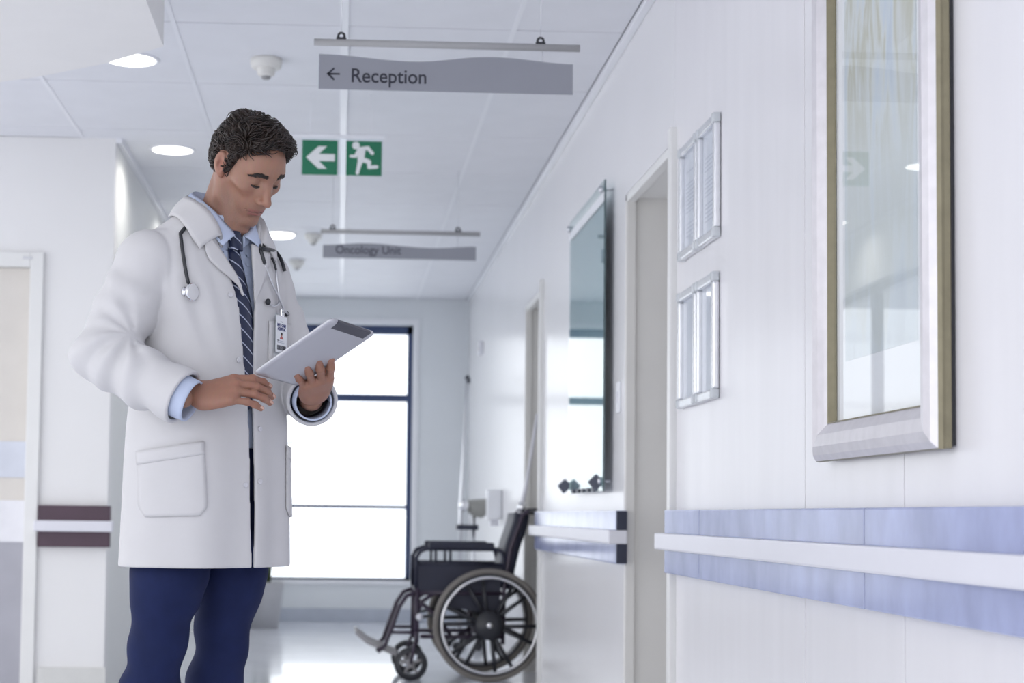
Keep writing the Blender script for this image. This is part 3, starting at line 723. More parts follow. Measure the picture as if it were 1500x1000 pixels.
# -- torso profile shared by coat, shirt and body
PZ = np.array([.60, .70, .80, .90, 1.0, 1.10, 1.20, 1.30, 1.38, 1.44, 1.48, 1.51, 1.54, 1.57, 1.60, 1.64])
PA = np.array([.212, .211, .209, .207, .204, .199, .191, .186, .192, .198, .196, .185, .155, .118, .088, .066])
PB = np.array([.163, .162, .160, .158, .155, .149, .138, .128, .126, .124, .122, .112, .102, .092, .082, .066])
PC = np.array([.002, .002, .002, .002, .002, .004, .010, .014, .010, .000, -.006, -.004, .006, .020, .034, .050])
_zz = np.linspace(.55, 1.70, 240)
def _sm(v): y = np.interp(_zz, PZ, v); k = np.hanning(17); k /= k.sum(); return np.convolve(np.pad(y, 8, mode='edge'), k, 'valid')
SA, SB, SC = _sm(PA), _sm(PB), _sm(PC); SG = np.clip(-np.gradient(SA, _zz), 0, 3)
def torso(P, grow=0.):
    z = P[:, 2]; a = np.interp(z, _zz, SA)+grow; b = np.interp(z, _zz, SB)+grow; c = np.interp(z, _zz, SC)
    x = np.abs(P[:, 0]); y = np.abs(P[:, 1]-c); e = 2.35
    k0 = ((x/a)**e+(y/b)**e)**(1/e)+1e-6
    g = np.sqrt((x/a**2)**2+(y/b**2)**2)/np.maximum(np.sqrt((x/a)**2+(y/b)**2), 1e-4)
    d = (k0-1)/np.maximum(g, 1)/np.sqrt(1+(np.interp(z, _zz, SG)*np.clip(x/a, 0, 1))**2)
    return smax(d, z-1.655-grow, .03)
# joints
SHR, ELR, WRR = np.array([-.172, -.012, 1.462]), np.array([-.285, -.030, 1.245]), np.array([-.212, .150, 1.150])
SHL, ELL_, WRL = np.array([.172, .000, 1.462]), np.array([.262, .045, 1.215]), np.array([.128, .218, 1.160])
def sleeve(P, S, E, W, r):
    m1 = S*.5+E*.5; m2 = E*.5+W*.5+np.array([0, 0, -.004])
    return chain(P, [S, m1, E, m2, W, W+(W-E)*.08], r, .03)
RR = [.078, .066, .064, .060, .057, .056]; RL = [.076, .064, .060, .056, .053, .053]
def arm_folds(P, S, E, W, seed):
    """soft folds that fan out from the inside of the bent elbow"""
    u = (E-S)/np.linalg.norm(E-S); w = (W-E)/np.linalg.norm(W-E); bi = w-u; bi /= np.linalg.norm(bi); tt = u+w; tt /= np.linalg.norm(tt)
    nrm = np.cross(u, w); nrm /= np.linalg.norm(nrm)
    C = E+bi*.075; r = np.sqrt(((P-C)@bi)**2+((P-C)@tt)**2); ang = np.arctan2((P-C)@tt, -((P-C)@bi)); dE = np.sqrt(((P-E)**2).sum(1))
    n1 = vnoise(P, 9, seed)
    f = np.sin(ang*8.5+1.6*n1+((P-E)@nrm)*16)*np.exp(-(dE/.12)**2)*.0080*np.clip(r/.06, 0, 1)
    f += np.sin(((P-S)@u)*85+((P-S)@nrm)*30+2.2*n1)*np.exp(-(np.sqrt(((P-(S*.45+E*.55))**2).sum(1))/.11)**2)*.0042
    f += np.sin(((P-E)@w)*88-((P-E)@nrm)*34+2.4*vnoise(P, 8, seed+2))*np.exp(-(np.sqrt(((P-(E*.42+W*.58))**2).sum(1))/.10)**2)*.0050
    return f
def coat_outer(P, folds=True):
    dt = torso(P)
    if folds:
        z = P[:, 2]; an = np.arctan2(P[:, 1], P[:, 0]); low = np.clip((1.28-z)/.5, 0, 1)
        dt = dt+low*.0060*np.sin(an*7+1.5*vnoise(P*np.array([1, 1, .35]), 6, 3))
        dt = dt+.0048*vnoise(P*np.array([1, 1, .4]), 9, 5)
        # drag folds from the shoulder to the waist
        dt = dt+.0042*np.sin((P[:, 0]*1.0+(z-1.3)*.35)*95+2*vnoise(P, 7, 9))*np.exp(-((z-1.36)/.10)**2)*np.clip((np.abs(P[:, 0])-.05)/.08, 0, 1)
    dr = sleeve(P, SHR, ELR, WRR, RR); dl = sleeve(P, SHL, ELL_, WRL, RL)
    if folds:
        dr = dr+arm_folds(P, SHR, ELR, WRR, 21); dl = dl+arm_folds(P, SHL, ELL_, WRL, 41)
    top = np.clip((P[:, 2]-1.36)/.10, 0, 1)*.010
    d = smin(dt, dr, .0035+top); d = smin(d, dl, .0035+top)
    if folds:
        for S, s in ((SHR, -1), (SHL, 1)):       # the sewn armhole seam
            rad = np.sqrt((P[:, 1]-S[1])**2+(P[:, 2]-1.44)**2); x = np.abs(P[:, 0])-(.176+.10*np.clip(1.52-P[:, 2], -.05, .3)*.25)
            d = d+.0026*np.exp(-(x/.0060)**2)*(P[:, 0]*s > 0)*np.clip((P[:, 2]-1.33)/.03, 0, 1)
    return d
# front opening: edges of the right and the left front (in l)
OZ = np.array([.70, .77, .86, .95, 1.05, 1.12, 1.20, 1.28, 1.36, 1.42, 1.48, 1.54, 1.60])
OR_ = np.array([-.003, -.003, -.006, -.008, -.009, -.010, -.018, -.024, -.030, -.040, -.056, -.070, -.080])
OL_ = np.array([.001, .002, .007, .007, .006, .006, .010, .016, .022, .030, .042, .060, .078])
HEM = .774
def coat_fn(P):
    d = coat_outer(P); sh = np.maximum(d, -(d+.0095))
    z = P[:, 2]
    sh = np.maximum(sh, HEM-z+.004*P[:, 1])
    cut = np.maximum(np.maximum(np.interp(z, OZ, OR_)-P[:, 0], P[:, 0]-np.interp(z, OZ, OL_)), .03-P[:, 1])
    sh = np.maximum(sh, -cut)
    sh = np.maximum(sh, -ell(P, (0, .035, 1.66), (.080, .078, .085)))
    for E, W, R in ((ELR, WRR, .072), (ELL_, WRL, .068)):
        u = (W-E)/np.linalg.norm(W-E); t = (P-W)@u; rad = np.sqrt((((P-W)-t[:, None]*u)**2).sum(1))
        sh = np.maximum(sh, -np.maximum(np.maximum(.002-t, rad-R), t-.085))
    return sh

# -- placing things on the coat: the view ray of a photographed point is followed to the cloth, in 3-D
def view_dir(u, v):
    x = (u+SHX*1500-750)/F_PX; y = -(v-SHY*1500-500)/F_PX; d = FWD+x*RGT+y*UPV; return d/np.linalg.norm(d)
def on_coat(pts, off=.0, fn=None):
    fn = fn or (lambda q: coat_outer(q, False))
    d = np.array([view_dir(*p) for p in pts]); t = np.full(len(pts), 3.2)
    for _ in range(70):
        q = to_body(CAM+d*t[:, None]); s = fn(q); t = t+np.clip(s, -.02, .08)*.8
    q = to_body(CAM+d*t[:, None]); e = 1e-3
    g = np.stack([fn(q+e*np.eye(3)[k])-fn(q-e*np.eye(3)[k]) for k in range(3)], 1); g /= np.linalg.norm(g, axis=1)[:, None]+1e-9
    return q+g*off, g
coat_fold = lambda q: coat_outer(q, True)
def cloth_patch(name, rowsA, rowsB, n, m_, parent, off=.004, t=.004, na=10, sub=0, mirror=False):
    """a piece of cloth between two outline curves, laid on the coat"""
    A = np.array(rowsA, float); B = np.array(rowsB, float)
    def res(C, k):
        s = np.r_[0, np.cumsum(np.linalg.norm(np.diff(C, axis=0), axis=1))]; q = np.linspace(0, s[-1], k); return np.stack([np.interp(q, s, C[:, i]) for i in (0, 1)], 1)
    A = res(A, n); B = res(B, n)
    G = np.array([A*(1-k/na)+B*k/na for k in range(na+1)]); sh = G.shape[:2]
    q, g = on_coat(G.reshape(-1, 2), off, coat_fold); q = q.reshape(*sh, 3)
    if mirror: q = q*np.array([-1, 1, 1]); 
    if mirror:
        e = 1e-3; f = q.reshape(-1, 3)
        for _ in range(6):
            s = coat_fold(f)-off; gg = np.stack([coat_fold(f+e*np.eye(3)[k])-coat_fold(f-e*np.eye(3)[k]) for k in range(3)], 1)/(2*e); f = f-s[:, None]*gg/((gg**2).sum(1)[:, None]+1e-6)*.8
        q = f.reshape(*sh, 3)
    mb = MB(); mb.grid(loc_pts(q).tolist()); o = mb.build(name, m_, parent); solid(o, t, 0); return o

# ------------------------------------------------------------------ materials of the figure
M_coat = mat('white_cotton', (.60, .595, .61), rough=.85, var=.012, vscale=14, bump=.10, bscale=900, spec=.2)
M_shirt = mat('pale_blue_shirt', (.52, .59, .76), rough=.8, var=.02, vscale=30, bump=.06, bscale=1200, spec=.25)
M_trouser = mat('navy_trousers', (.011, .018, .068), rough=.8, var=.10, vscale=20, bump=.10, bscale=1100, spec=.2)
M_hair = mat('dark_brown_hair', (.021, .013, .010), rough=.38, spec=.4, var=.7, vscale=60)
M_lash = mat('dark_lash', (.02, .014, .012), rough=.6)
sk = bpy.data.materials.new('skin'); sk.use_nodes = True; nt = sk.node_tree; b = nt.nodes['Principled BSDF']
b.inputs['Roughness'].default_value = .47; b.inputs['Subsurface Weight'].default_value = .12; b.inputs['Subsurface Radius'].default_value = (.012, .005, .003); b.inputs['Subsurface Scale'].default_value = .5
at_ = nt.nodes.new('ShaderNodeAttribute'); at_.attribute_name = 'tone'
nz = nt.nodes.new('ShaderNodeTexNoise'); nz.inputs['Scale'].default_value = 90; nz.inputs['Detail'].default_value = 5
hv = nt.nodes.new('ShaderNodeMix'); hv.data_type = 'RGBA'; hv.blend_type = 'MULTIPLY'; hv.inputs[0].default_value = .22
nt.links.new(at_.outputs['Color'], hv.inputs[6]); nt.links.new(nz.outputs['Color'], hv.inputs[7]); nt.links.new(hv.outputs[2], b.inputs['Base Color'])
n2 = nt.nodes.new('ShaderNodeTexNoise'); n2.inputs['Scale'].default_value = 700
bp = nt.nodes.new('ShaderNodeBump'); bp.inputs['Strength'].default_value = .12; bp.inputs['Distance'].default_value = .001; nt.links.new(n2.outputs[0], bp.inputs['Height']); nt.links.new(bp.outputs[0], b.inputs['Normal'])
M_skin = sk

# ------------------------------------------------------------------ head
HS = .918
def head_rot(a, p, r):
    Fd = np.array([math.sin(a), -math.cos(a), 0]); Ld = np.array([math.cos(a), math.sin(a), 0]); Ud = np.array([0, 0, 1.])
    F2 = math.cos(p)*Fd-math.sin(p)*Ud; U2 = math.cos(p)*Ud+math.sin(p)*Fd
    return np.stack([math.cos(r)*Ld+math.sin(r)*U2, F2, math.cos(r)*U2-math.sin(r)*Ld])
HM = head_rot(math.radians(46.5), math.radians(41), math.radians(8)); HO = np.array([-.2255, 3.92, 1.694])
def head_to_body(h): return to_body(HO+np.asarray(h, float)*HS@HM)
def body_to_head(b_): return ((to_world(b_)-HO)@HM.T)/HS
def head_sdf(p, detail=True):
    x = np.abs(p[:, 0]); q = np.stack([x, p[:, 1], p[:, 2]], 1)
    d = ell(q, (0, -.012, .027), (.0750, .091, .078))
    d = smin(d, ell(q, (0, -.052, .000), (.062, .060, .054)), .03)
    d = smin(d, ell(q, (0, .043, .044), (.060, .048, .050)), .03)
    d = smin(d, ell(q, (0, .040, -.020), (.0585, .050, .072)), .03)
    d = smin(d, ell(q, (0, .044, -.066), (.043, .045, .043)), .025)
    d = smin(d, cone(q, (.056, .0, -.045), (.053, .010, -.072), .012, .012), .020)
    d = smin(d, cone(q, (.053, .010, -.074), (.017, .074, -.106), .012, .012), .022)
    d = smin(d, ell(q, (0, .079, -.103), (.020, .017, .015)), .020)
    d = smin(d, ell(q, (.046, .058, -.012), (.018, .020, .014)), .022)
    d = smin(d, cone(q, (.010, .089, .036), (.044, .072, .036), .009, .007), .016)
    d = smin(d, ell(q, (0, .076, -.066), (.028, .022, .026)), .018)
    d = smax(d, -ell(q, (.066, .050, -.050), (.014, .022, .020)), .026)      # hollow of the cheek
    # eye sockets, lids
    d = smax(d, -ell(q, (.030, .101, .013), (.019, .017, .013)), .012)
    d = smin(d, ell(q, (.0315, .0735, .012), (.0150, .0130, .0125)), .004)
    if detail:
        d = smax(d, -cone(q, (.017, .0862, .0185), (.044, .0770, .0175), .0012, .0012), .0025)     # crease above the lid
        d = smax(d, -cone(q, (.019, .0885, .0040), (.044, .0765, .0030), .0012, .0012), .003)      # lower lid edge
    # nose
    d = smin(d, cone(q, (0, .086, .030), (0, .113, -.026), .0075, .0100), .016)
    d = smin(d, ell(q, (.012, .088, -.014), (.010, .010, .020)), .012)
    d = smin(d, ell(q, (0, .1165, -.029), (.0105, .0105, .0095)), .007)
    d = smin(d, ell(q, (.0125, .102, -.034), (.0075, .0105, .0075)), .006)
    if detail:
        d = smax(d, -ell(q, (.0070, .1085, -.0415), (.0038, .006, .004)), .003)
    # lips
    d = smin(d, cone(q, (0, .0965, -.0632), (.0270, .0815, -.0660), .0044, .0022), .005)
    d = smin(d, cone(q, (0, .0945, -.0735), (.0245, .0815, -.0688), .0058, .0026), .005)
    if detail:
        d = smax(d, -cone(q, (0, .1022, -.0680), (.0305, .0830, -.0665), .0014, .0014), .003)
        d = smax(d, -ell(q, (0, .0960, -.0840), (.018, .006, .004)), .008)
    # ear
    e = q-np.array([.0735, -.010, .002]); ca, sa = math.cos(.32), math.sin(.32)
    e = np.stack([e[:, 0]*ca+e[:, 1]*sa, -e[:, 0]*sa+e[:, 1]*ca, e[:, 2]], 1); ct, st = math.cos(.16), math.sin(.16)
    e = np.stack([e[:, 0], e[:, 1]*ct+e[:, 2]*st, -e[:, 1]*st+e[:, 2]*ct], 1)
    ear = ell(e, (.004, -.004, .004), (.0085, .0185, .0300)); ear = smin(ear, ell(e, (.002, .002, -.022), (.006, .010, .012)), .008)
    if detail:
        ear = smax(ear, -ell(e, (.0115, .000, .000), (.0075, .0095, .0150)), .004)
        ear = smax(ear, -ell(e, (.0120, -.002, .018), (.005, .010, .006)), .004)
    d = smin(d, ear, .005)
    return d
NB = np.array([0, .016, 1.50])
def neck_sdf(P):
    a = head_to_body((0, -.030, -.030)); b_ = head_to_body((0, -.005, -.075))
    d = cone(P, a, NB+np.array([0, .005, .03]), .051, .060)
    d = smin(d, cone(P, b_, NB+np.array([0, .040, .02]), .029, .047), .025)
    la = head_to_body((-.055, -.020, -.035)); d = smin(d, cone(P, la, NB+np.array([-.012, .070, .03]), .012, .011), .018)
    la = head_to_body((.055, -.020, -.035)); d = smin(d, cone(P, la, NB+np.array([.012, .070, .03]), .012, .011), .018)
    return d
def headneck(P):
    h = head_sdf(body_to_head(P))*HS
    n = smax(neck_sdf(P), torso(P, -.030)-2*np.clip(P[:, 2]-1.535, 0, .2), .01)
    d = smin(h, n, .014)
    return smin(d, smax(torso(P, -.04), P[:, 2]-1.55, .02), .03)
hc = head_to_body((0, 0, 0))
Vh, Qh = sdf_mesh(headneck, (-.15, -.16, 1.46), (.15, hc[1]+.20, hc[2]+.17), .0021, smooth=1)

# ------------------------------------------------------------------ hands (hand frame: x to the thumb, y to the fingertips, z out of the back)
def frame(o, y, z):
    y = np.asarray(y, float); y = y/np.linalg.norm(y); z = np.asarray(z, float); z = z-y*(z@y); z /= np.linalg.norm(z); return np.asarray(o, float), np.stack([np.cross(y, z), y, z])
def rotx(v, a): c, s = math.cos(a), math.sin(a); return np.array([v[0], v[1]*c-v[2]*s, v[1]*s+v[2]*c])
def finger_chain(base, spread, bends, lens):
    """bends > 0 curl towards the palm (-z)"""
    pts = [np.array(base, float)]; a = 0
    for b_, L in zip(bends, lens):
        a += b_; v = np.array([0, math.cos(a), -math.sin(a)]); v = np.array([v[1]*math.sin(spread), v[1]*math.cos(spread), v[2]]); pts.append(pts[-1]+v*L)
    return pts
FB = [(.026, .088, 0), (.006, .092, .002), (-.014, .087, .001), (-.032, .077, -.003)]
FL = [(.043, .026, .020), (.047, .029, .021), (.043, .027, .020), (.034, .020, .018)]
FR = [.0092, .0094, .0088, .0078]
def hand_sdf(q, bends, spreads, thumb, mir=1, side=1.):
    q = q*np.array([mir, 1, 1])
    d = ell(q, (-.002, .045, -.003), (.040, .055, .0155))
    for k in range(4):
        b_ = FB[k]; d = smin(d, cone(q, (b_[0]*.55, .012, -.001), b_, .012, .0108), .012)
    d = smin(d, cone(q, (.014, .018, -.010), (.032, .050, -.014), .015, .012), .014)
    fs = None
    for k in range(4):
        p = finger_chain(FB[k], spreads[k], bends[k], FL[k]); r = FR[k]
        f = chain(q, p, [r*1.04, r, r*.92, r*.78], .004)
        for j in (1, 2): f = smin(f, np.sqrt(((q-p[j])**2).sum(1))-r*1.04, .003)
        d = smin(d, f, .0045) if fs is None else smin(d, f, .0045)
        fs = 1
    d = smin(d, chain(q, [np.array(t_, float) for t_ in thumb], [.0135, .0115, .0105, .0085], .006), .008)
    return d
def place_hand(o, y, z, arm_from, bends, spreads, thumb, mir, wr=.027, h=.0019):
    o, R_ = frame(o, y, z)
    af = (np.asarray(arm_from)-o)@R_.T
    def fn(p):
        d = hand_sdf(p, bends, spreads, thumb, mir)
        q = p*np.array([1, 1, 1.35])
        w = cone(q, af*np.array([1, 1, 1.35]), (0, .018, 0), .040, wr)/1.15
        return smin(d, w, .018)
    L_ = np.linalg.norm(af); lo = np.minimum(af*.55, [-.075, -.02, -.14])-.02; hi = np.maximum(af*.55, [.085, .20, .035])+.02
    lo[1] = max(lo[1], -.075)
    V, Q = sdf_mesh(fn, lo, hi, h, smooth=1)
    return V@R_+o, Q, (o, R_)
def wb(v): return np.asarray(v, float)@BM.T          # a world direction in the body frame
# right hand: relaxed, back up and outwards, fingers to his left
RW = WRR+np.array([.030, .012, .000])
rh_y = wb((.93, -.10, .26)); rh_z = wb((-.15, -.80, .62))
rb = [(.42, .42, .28), (.55, .42, .28), (.52, .38, .26), (.45, .36, .26)]
rV, rQ, rF = place_hand(RW, rh_y, rh_z, ELR, rb, [.03, .0, -.04, -.10], [(.016, .02, -.012), (.040, .048, -.022), (.044, .078, -.034), (.036, .100, -.046)], 1)
# left hand: palm up under the tablet
AB = np.array([.170, -.106, .110]); BC = np.array([.084, .138, -.020])
tu = AB/np.linalg.norm(AB); tv = BC-tu*(BC@tu); tv /= np.linalg.norm(tv); tn = np.cross(tu, tv)
if tn[1] > 0: tn = -tn                                # out of the back of the tablet, to the camera and down
TABW = np.array([-.0605, 3.74, 1.250]); TLEN, TWID = .232, .168
LWR = np.array([.114, .240, 1.166])
lb = [(.16, .26, .16), (.20, .28, .18), (.20, .28, .18), (.16, .26, .18)]
lV, lQ, lF = place_hand(LWR, (-.62, .71, .36), wb(tn), ELL_, lb, [.02, -.12, -.24, -.40], [(.014, .02, -.012), (.036, .046, -.028), (.036, .074, -.040), (.026, .100, -.042)], -1)

# ------------------------------------------------------------------ body mesh: head and neck, trunk, limbs and hands as one figure
def hidden_body(P):
    d = smax(torso(P, -.068), P[:, 2]-1.53, .03); d = smax(d, .86-P[:, 2], .05)
    d = smin(d, chain(P, [SHR, SHR*.5+ELR*.5, ELR, WRR], [.05, .045, .040, .027], .03), .03)
    d = smin(d, chain(P, [SHL, SHL*.5+ELL_*.5, ELL_, WRL], [.05, .045, .040, .027], .03), .03)
    for leg in (LEG_R, LEG_L): d = smin(d, chain(P, leg, [.070, .066, .046, .042, .034], .04), .04)
    return d
LEG_R = [np.array(p) for p in ((-.076, .004, .93), (-.092, -.012, .76), (-.105, -.055, .50), (-.112, -.092, .30), (-.115, -.125, .09))]
LEG_L = [np.array(p) for p in ((.092, -.004, .93), (.100, -.012, .76), (.100, -.050, .50), (.106, -.085, .30), (.112, -.115, .09))]
Vb, Qb = sdf_mesh(hidden_body, (-.42, -.25, .04), (.36, .30, 1.56), .010, smooth=2)
parts_ = [(Vh, Qh), (rV, rQ), (lV, lQ), (Vb, Qb)]
off = 0; VV = []; QQ = []
for v, q in parts_: VV.append(v); QQ.append(q+off); off += len(v)
VB, QB = np.concatenate(VV), np.concatenate(QQ)
body = body_obj('body', VB, QB, M_skin, person)
tone = np.tile(np.array([.345, .180, .125]), (len(VB), 1))
hp = body_to_head(Vh); x = np.abs(hp[:, 0]); n_h = len(Vh)
def blend(c, w): tone[:n_h] += (np.array(c)-tone[:n_h])*np.clip(w, 0, 1)[:, None]
def blob(c, r): return np.exp(-(((np.stack([x, hp[:, 1], hp[:, 2]], 1)-np.array(c))/np.array(r))**2).sum(1))
blend((.235, .128, .098), .50*np.clip((-.045-hp[:, 2])/.02, 0, 1)*np.clip((hp[:, 1]-.0)/.03, 0, 1)*np.clip((.12-hp[:, 1]), 0, 1)*8)     # shaved beard
blend((.46, .18, .13), .6*blob((.075, -.012, .004), (.014, .025, .035)))                                                             # ears
blend((.44, .19, .14), .35*blob((0, .112, -.03), (.014, .02, .014))+.3*blob((.042, .07, -.02), (.02, .02, .016)))
ul = np.clip(1.35-np.abs(hp[:, 2]+.0640)/.0046, 0, 1)*np.clip((.0285-x)/.004, 0, 1)*(hp[:, 1] > .076)
ll = np.clip(1.35-np.abs(hp[:, 2]+.0735)/.0056, 0, 1)*np.clip((.0260-x)/.004, 0, 1)*(hp[:, 1] > .076)
blend((.33, .125, .11), .85*np.maximum(ul, ll))
blend((.12, .05, .045), .8*np.clip(1.2-np.abs(hp[:, 2]+.0680)/.0014, 0, 1)*np.clip((.0300-x)/.003, 0, 1)*(hp[:, 1] > .076))
bw = np.clip((-.045-hp[:, 2])/.02, 0, 1)*np.clip(hp[:, 1]/.03, 0, 1); tone[:n_h] *= (1-.12*bw*np.random.default_rng(9).random(n_h))[:, None]
lum = vnoise(VB, 30, 8)*.05; tone *= (1+lum)[:, None]
# palms and knuckles a little redder
tone[n_h:n_h+len(rV)+len(lV)] *= np.array([1.0, .93, .92])
ca_ = body.data.color_attributes.new('tone', 'FLOAT_COLOR', 'POINT')
ca_.data.foreach_set('color', np.c_[np.clip(tone, 0, 1), np.ones(len(tone))].astype(np.float32).ravel())
# fingernails
M_nail = mat('fingernail', (.62, .40, .33), rough=.25)
def nails(F_, bends, spreads, mir):
    o_, R_ = F_
    for k in range(4):
        p = finger_chain(FB[k], spreads[k], bends[k], FL[k]); d = (p[3]-p[2]); d /= np.linalg.norm(d); up = np.array([0, d[2], -d[1]])*-1; up /= np.linalg.norm(up)
        if up[2] < 0: up = -up
        sd = np.cross(d, up); c = p[3]-d*.001; r = FR[k]*.80; G = []
        for i in range(5):
            a = -.9+1.8*i/4; G.append([c+d*(t-.006)+r*1.06*(math.sin(a)*sd*.92+math.cos(a)*up)-up*.0006*(t > .009) for t in (0, .004, .008, .0115)])
        G = np.array(G)*np.array([mir, 1, 1]); G = G@R_+o_
        mb = MB(); mb.grid(loc_pts(G).tolist()); solid(mb.build('fingernail', M_nail, body), .0008)
nails(rF, rb, [.03, .0, -.04, -.10], 1); nails(lF, lb, [.02, -.12, -.24, -.40], -1)

# ------------------------------------------------------------------ eyes, brows
def hb(p): return loc_pts(head_to_body(np.asarray(p, float)))
for s in (-1, 1):
    mb = MB(); mb.tube([hb((s*a, b_, c)) for a, b_, c in ((.0165, .0885, .0040), (.022, .0892, .0022), (.030, .0885, .0010), (.038, .0845, .0016), (.0455, .0765, .0040))], [.0009, .0022, .0029, .0026, .0013], 6)
    mb.build('eyelash', M_lash, body)
rg = np.random.default_rng(4)
for s in (-1, 1):
    mb = MB(); K = 170; t = rg.random(K); w = rg.normal(size=K)*.0021*(1-.5*t)
    c = np.stack([s*(.012+.036*t), .0965-.010*t-.014*t*t, .0325+.0065*np.sin(np.pi*np.minimum(1, t*.78+.1))-.004*t+w], 1); e = 1e-3
    for _ in range(6):      # settle on the brow ridge
        g = np.stack([head_sdf(c+e*np.eye(3)[i])-head_sdf(c-e*np.eye(3)[i]) for i in range(3)], 1)/(2*e); c = c-g*(head_sdf(c)/((g*g).sum(1)+1e-6))[:, None]
    n = g/np.linalg.norm(g, axis=1)[:, None]; dr = np.stack([np.full(K, s*.9), np.full(K, -.35), .30-.75*t], 1)+rg.normal(size=(K, 3))*.12
    dr -= n*(dr*n).sum(1)[:, None]; dr /= np.linalg.norm(dr, axis=1)[:, None]
    for k in range(K): mb.tube([hb(c[k]), hb(c[k]+dr[k]*.004+n[k]*.0016), hb(c[k]+dr[k]*.0085+n[k]*.0012)], [.0007, .0007, .0002], 4, cap=False)
    mb.build('eyebrow', M_lash, body)

# ------------------------------------------------------------------ hair
def hairline(p):
    """> 0 on the haired part of the head (head frame)"""
    x_, y_, z_ = np.abs(p[..., 0]), p[..., 1], p[..., 2]
    front = .094+.010*np.cos(x_*55)-.50*np.maximum(x_-.038, 0) - .0*y_
    lim = np.where(y_ > .0, np.interp(y_, [0., .012, .022, .034, .044, .052, .066, .12], [.010, -.010, .004, .044, .068, .084, .098, .106]), np.interp(y_, [-.12, -.085, -.05, -.026, -.012, 0.], [-.056, -.058, -.054, -.036, .034, .036]))
    return z_-lim
def cap_fn(P):
    h = body_to_head(P); d = head_sdf(h, False)*HS
    thin = np.clip((h[:, 2]+.0)/.05, .30, 1); th = .0095*thin*np.clip(hairline(h)/.02, -1, 1)+.003*np.clip((h[:, 2]-.06)/.05, 0, 1)
    # drop the ears from the cap
    return d-th+.0035*vnoise(h*np.array([1, .5, 1]), 70, 3)+smax(np.zeros(len(h)), -hairline(h)*.9, .002)
Vc, Qc = sdf_mesh(cap_fn, hc+np.array([-.16, -.16, -.10]), hc+np.array([.16, .18, .18]), .0032, smooth=1)
kp = hairline(body_to_head(Vc)) > -.004; hcv = body_to_head(Vc)
def at_ear(h): return (np.abs(h[:, 0]) > .058) & (h[:, 1] > -.036) & (h[:, 1] < .011) & (h[:, 2] < .040)
near_ear = at_ear(hcv)
kp &= ~near_ear
Qc = Qc[kp[Qc].all(1)]; us = np.unique(Qc); mp2 = np.full(len(Vc), -1); mp2[us] = np.arange(len(us))
hair = body_obj('hair', Vc[us], mp2[Qc], M_hair, person)
# locks
sel = us[rg.choice(len(us), min(len(us), 6500), replace=False)]; c = body_to_head(Vc[sel]); ns = 8; nsd = 4
c = c[(hairline(c) > .003) & ~at_ear(c+np.array([0, 0, -.004]))]; K = len(c); HCn = np.array([0, -.014, .035])
def unit(v): return v/(np.linalg.norm(v, axis=1)[:, None]+1e-9)
n = unit(c-HCn); top = np.clip((c[:, 2]-.065)/.045, 0, 1)[:, None]; fr = np.clip((c[:, 1]-.02)/.05, 0, 1)[:, None]
flow = (1-top)*np.array([0, -.8, -.55])+top*np.where(c[:, 1:2] > -.03, np.array([.80, .30, .10]), np.array([.25, -.6, -.35]))
flow = (1-fr*.8)*flow+fr*.8*np.array([.85, -.10, .45])
flow[(c[:, 2] < .060) & (c[:, 1] > -.04)] = np.array([0, -1., -.12]); flow = flow+rg.normal(size=(K, 3))*.13+.42*np.stack([vnoise(c, 42, 51+i) for i in range(3)], 1); flow = unit(flow-n*(flow*n).sum(1)[:, None])
Ln = (.022+.024*top[:, 0])*rg.uniform(.7, 1.25, K); low_ = (c[:, 2] < .060) & (c[:, 1] > -.04); Ln[low_] *= .42; ph = 3.1*vnoise(c, 38, 60)+rg.normal(size=K)*.6; side = np.cross(n, flow); amp = .0050*rg.uniform(.4, 1.5, K); curv = rg.normal(size=K)*.2+.7*vnoise(c, 40, 66)
big_ = rg.random(K) < .25; Ln[big_] *= 1.25; amp[big_] *= 1.7; lift = np.where(big_, 1.9, 1.)[:, None]; p = c-n*.002; pts = []
for i in range(ns):
    t = i/(ns-1); pts.append(p.copy())
    p = p+flow*(Ln/(ns-1))[:, None]+n*(.0026*(1-2.0*t)*(1+1.1*top))*lift+side*(amp*np.sin(ph+t*6.5)*.45+curv*Ln/(ns-1)*t)[:, None]
    dd = head_sdf(p, False); p = p+n*np.clip(.006-dd, 0, .01)[:, None]*.6
    n = unit(p-HCn); flow = unit(flow-n*(flow*n).sum(1)[:, None]*.55)
pts = np.array(pts); r0 = rg.uniform(.0010, .0021, K); big = rg.random(K) < .22; r0[big] *= 1.7; VL = np.zeros((K, ns, nsd, 3))
for i in range(ns):
    t = unit(pts[min(i+1, ns-1)]-pts[max(i-1, 0)]); u = unit(side-t*(side*t).sum(1)[:, None]); w = np.cross(t, u); r = r0*(1-.85*(i/(ns-1))**1.6)
    for k in range(nsd):
        a = 2*math.pi*k/nsd; VL[:, i, k] = pts[i]+r[:, None]*(math.cos(a)*u*1.3+math.sin(a)*w*.75)
ii, jj, kk = np.meshgrid(np.arange(K), np.arange(ns-1), np.arange(nsd), indexing='ij'); ix = lambda a, b_, c_: ((a*ns+b_)*nsd+c_).ravel()
FLq = np.stack([ix(ii, jj, kk), ix(ii, jj, (kk+1) % nsd), ix(ii, jj+1, (kk+1) % nsd), ix(ii, jj+1, kk)], 1); VL = VL.reshape(-1, 3)
VL = head_to_body(np.array(VL)); lk = body_obj('hair_locks', VL, np.array(FLq), M_hair, hair, flip=False)
lk['kind'] = 'stuff'

# ------------------------------------------------------------------ coat
Vk, Qk = sdf_mesh(coat_fn, (-.42, -.22, .755), (.36, .34, 1.68), .0036, smooth=2)
coat = body_obj('lab_coat', Vk, Qk, M_coat, person)
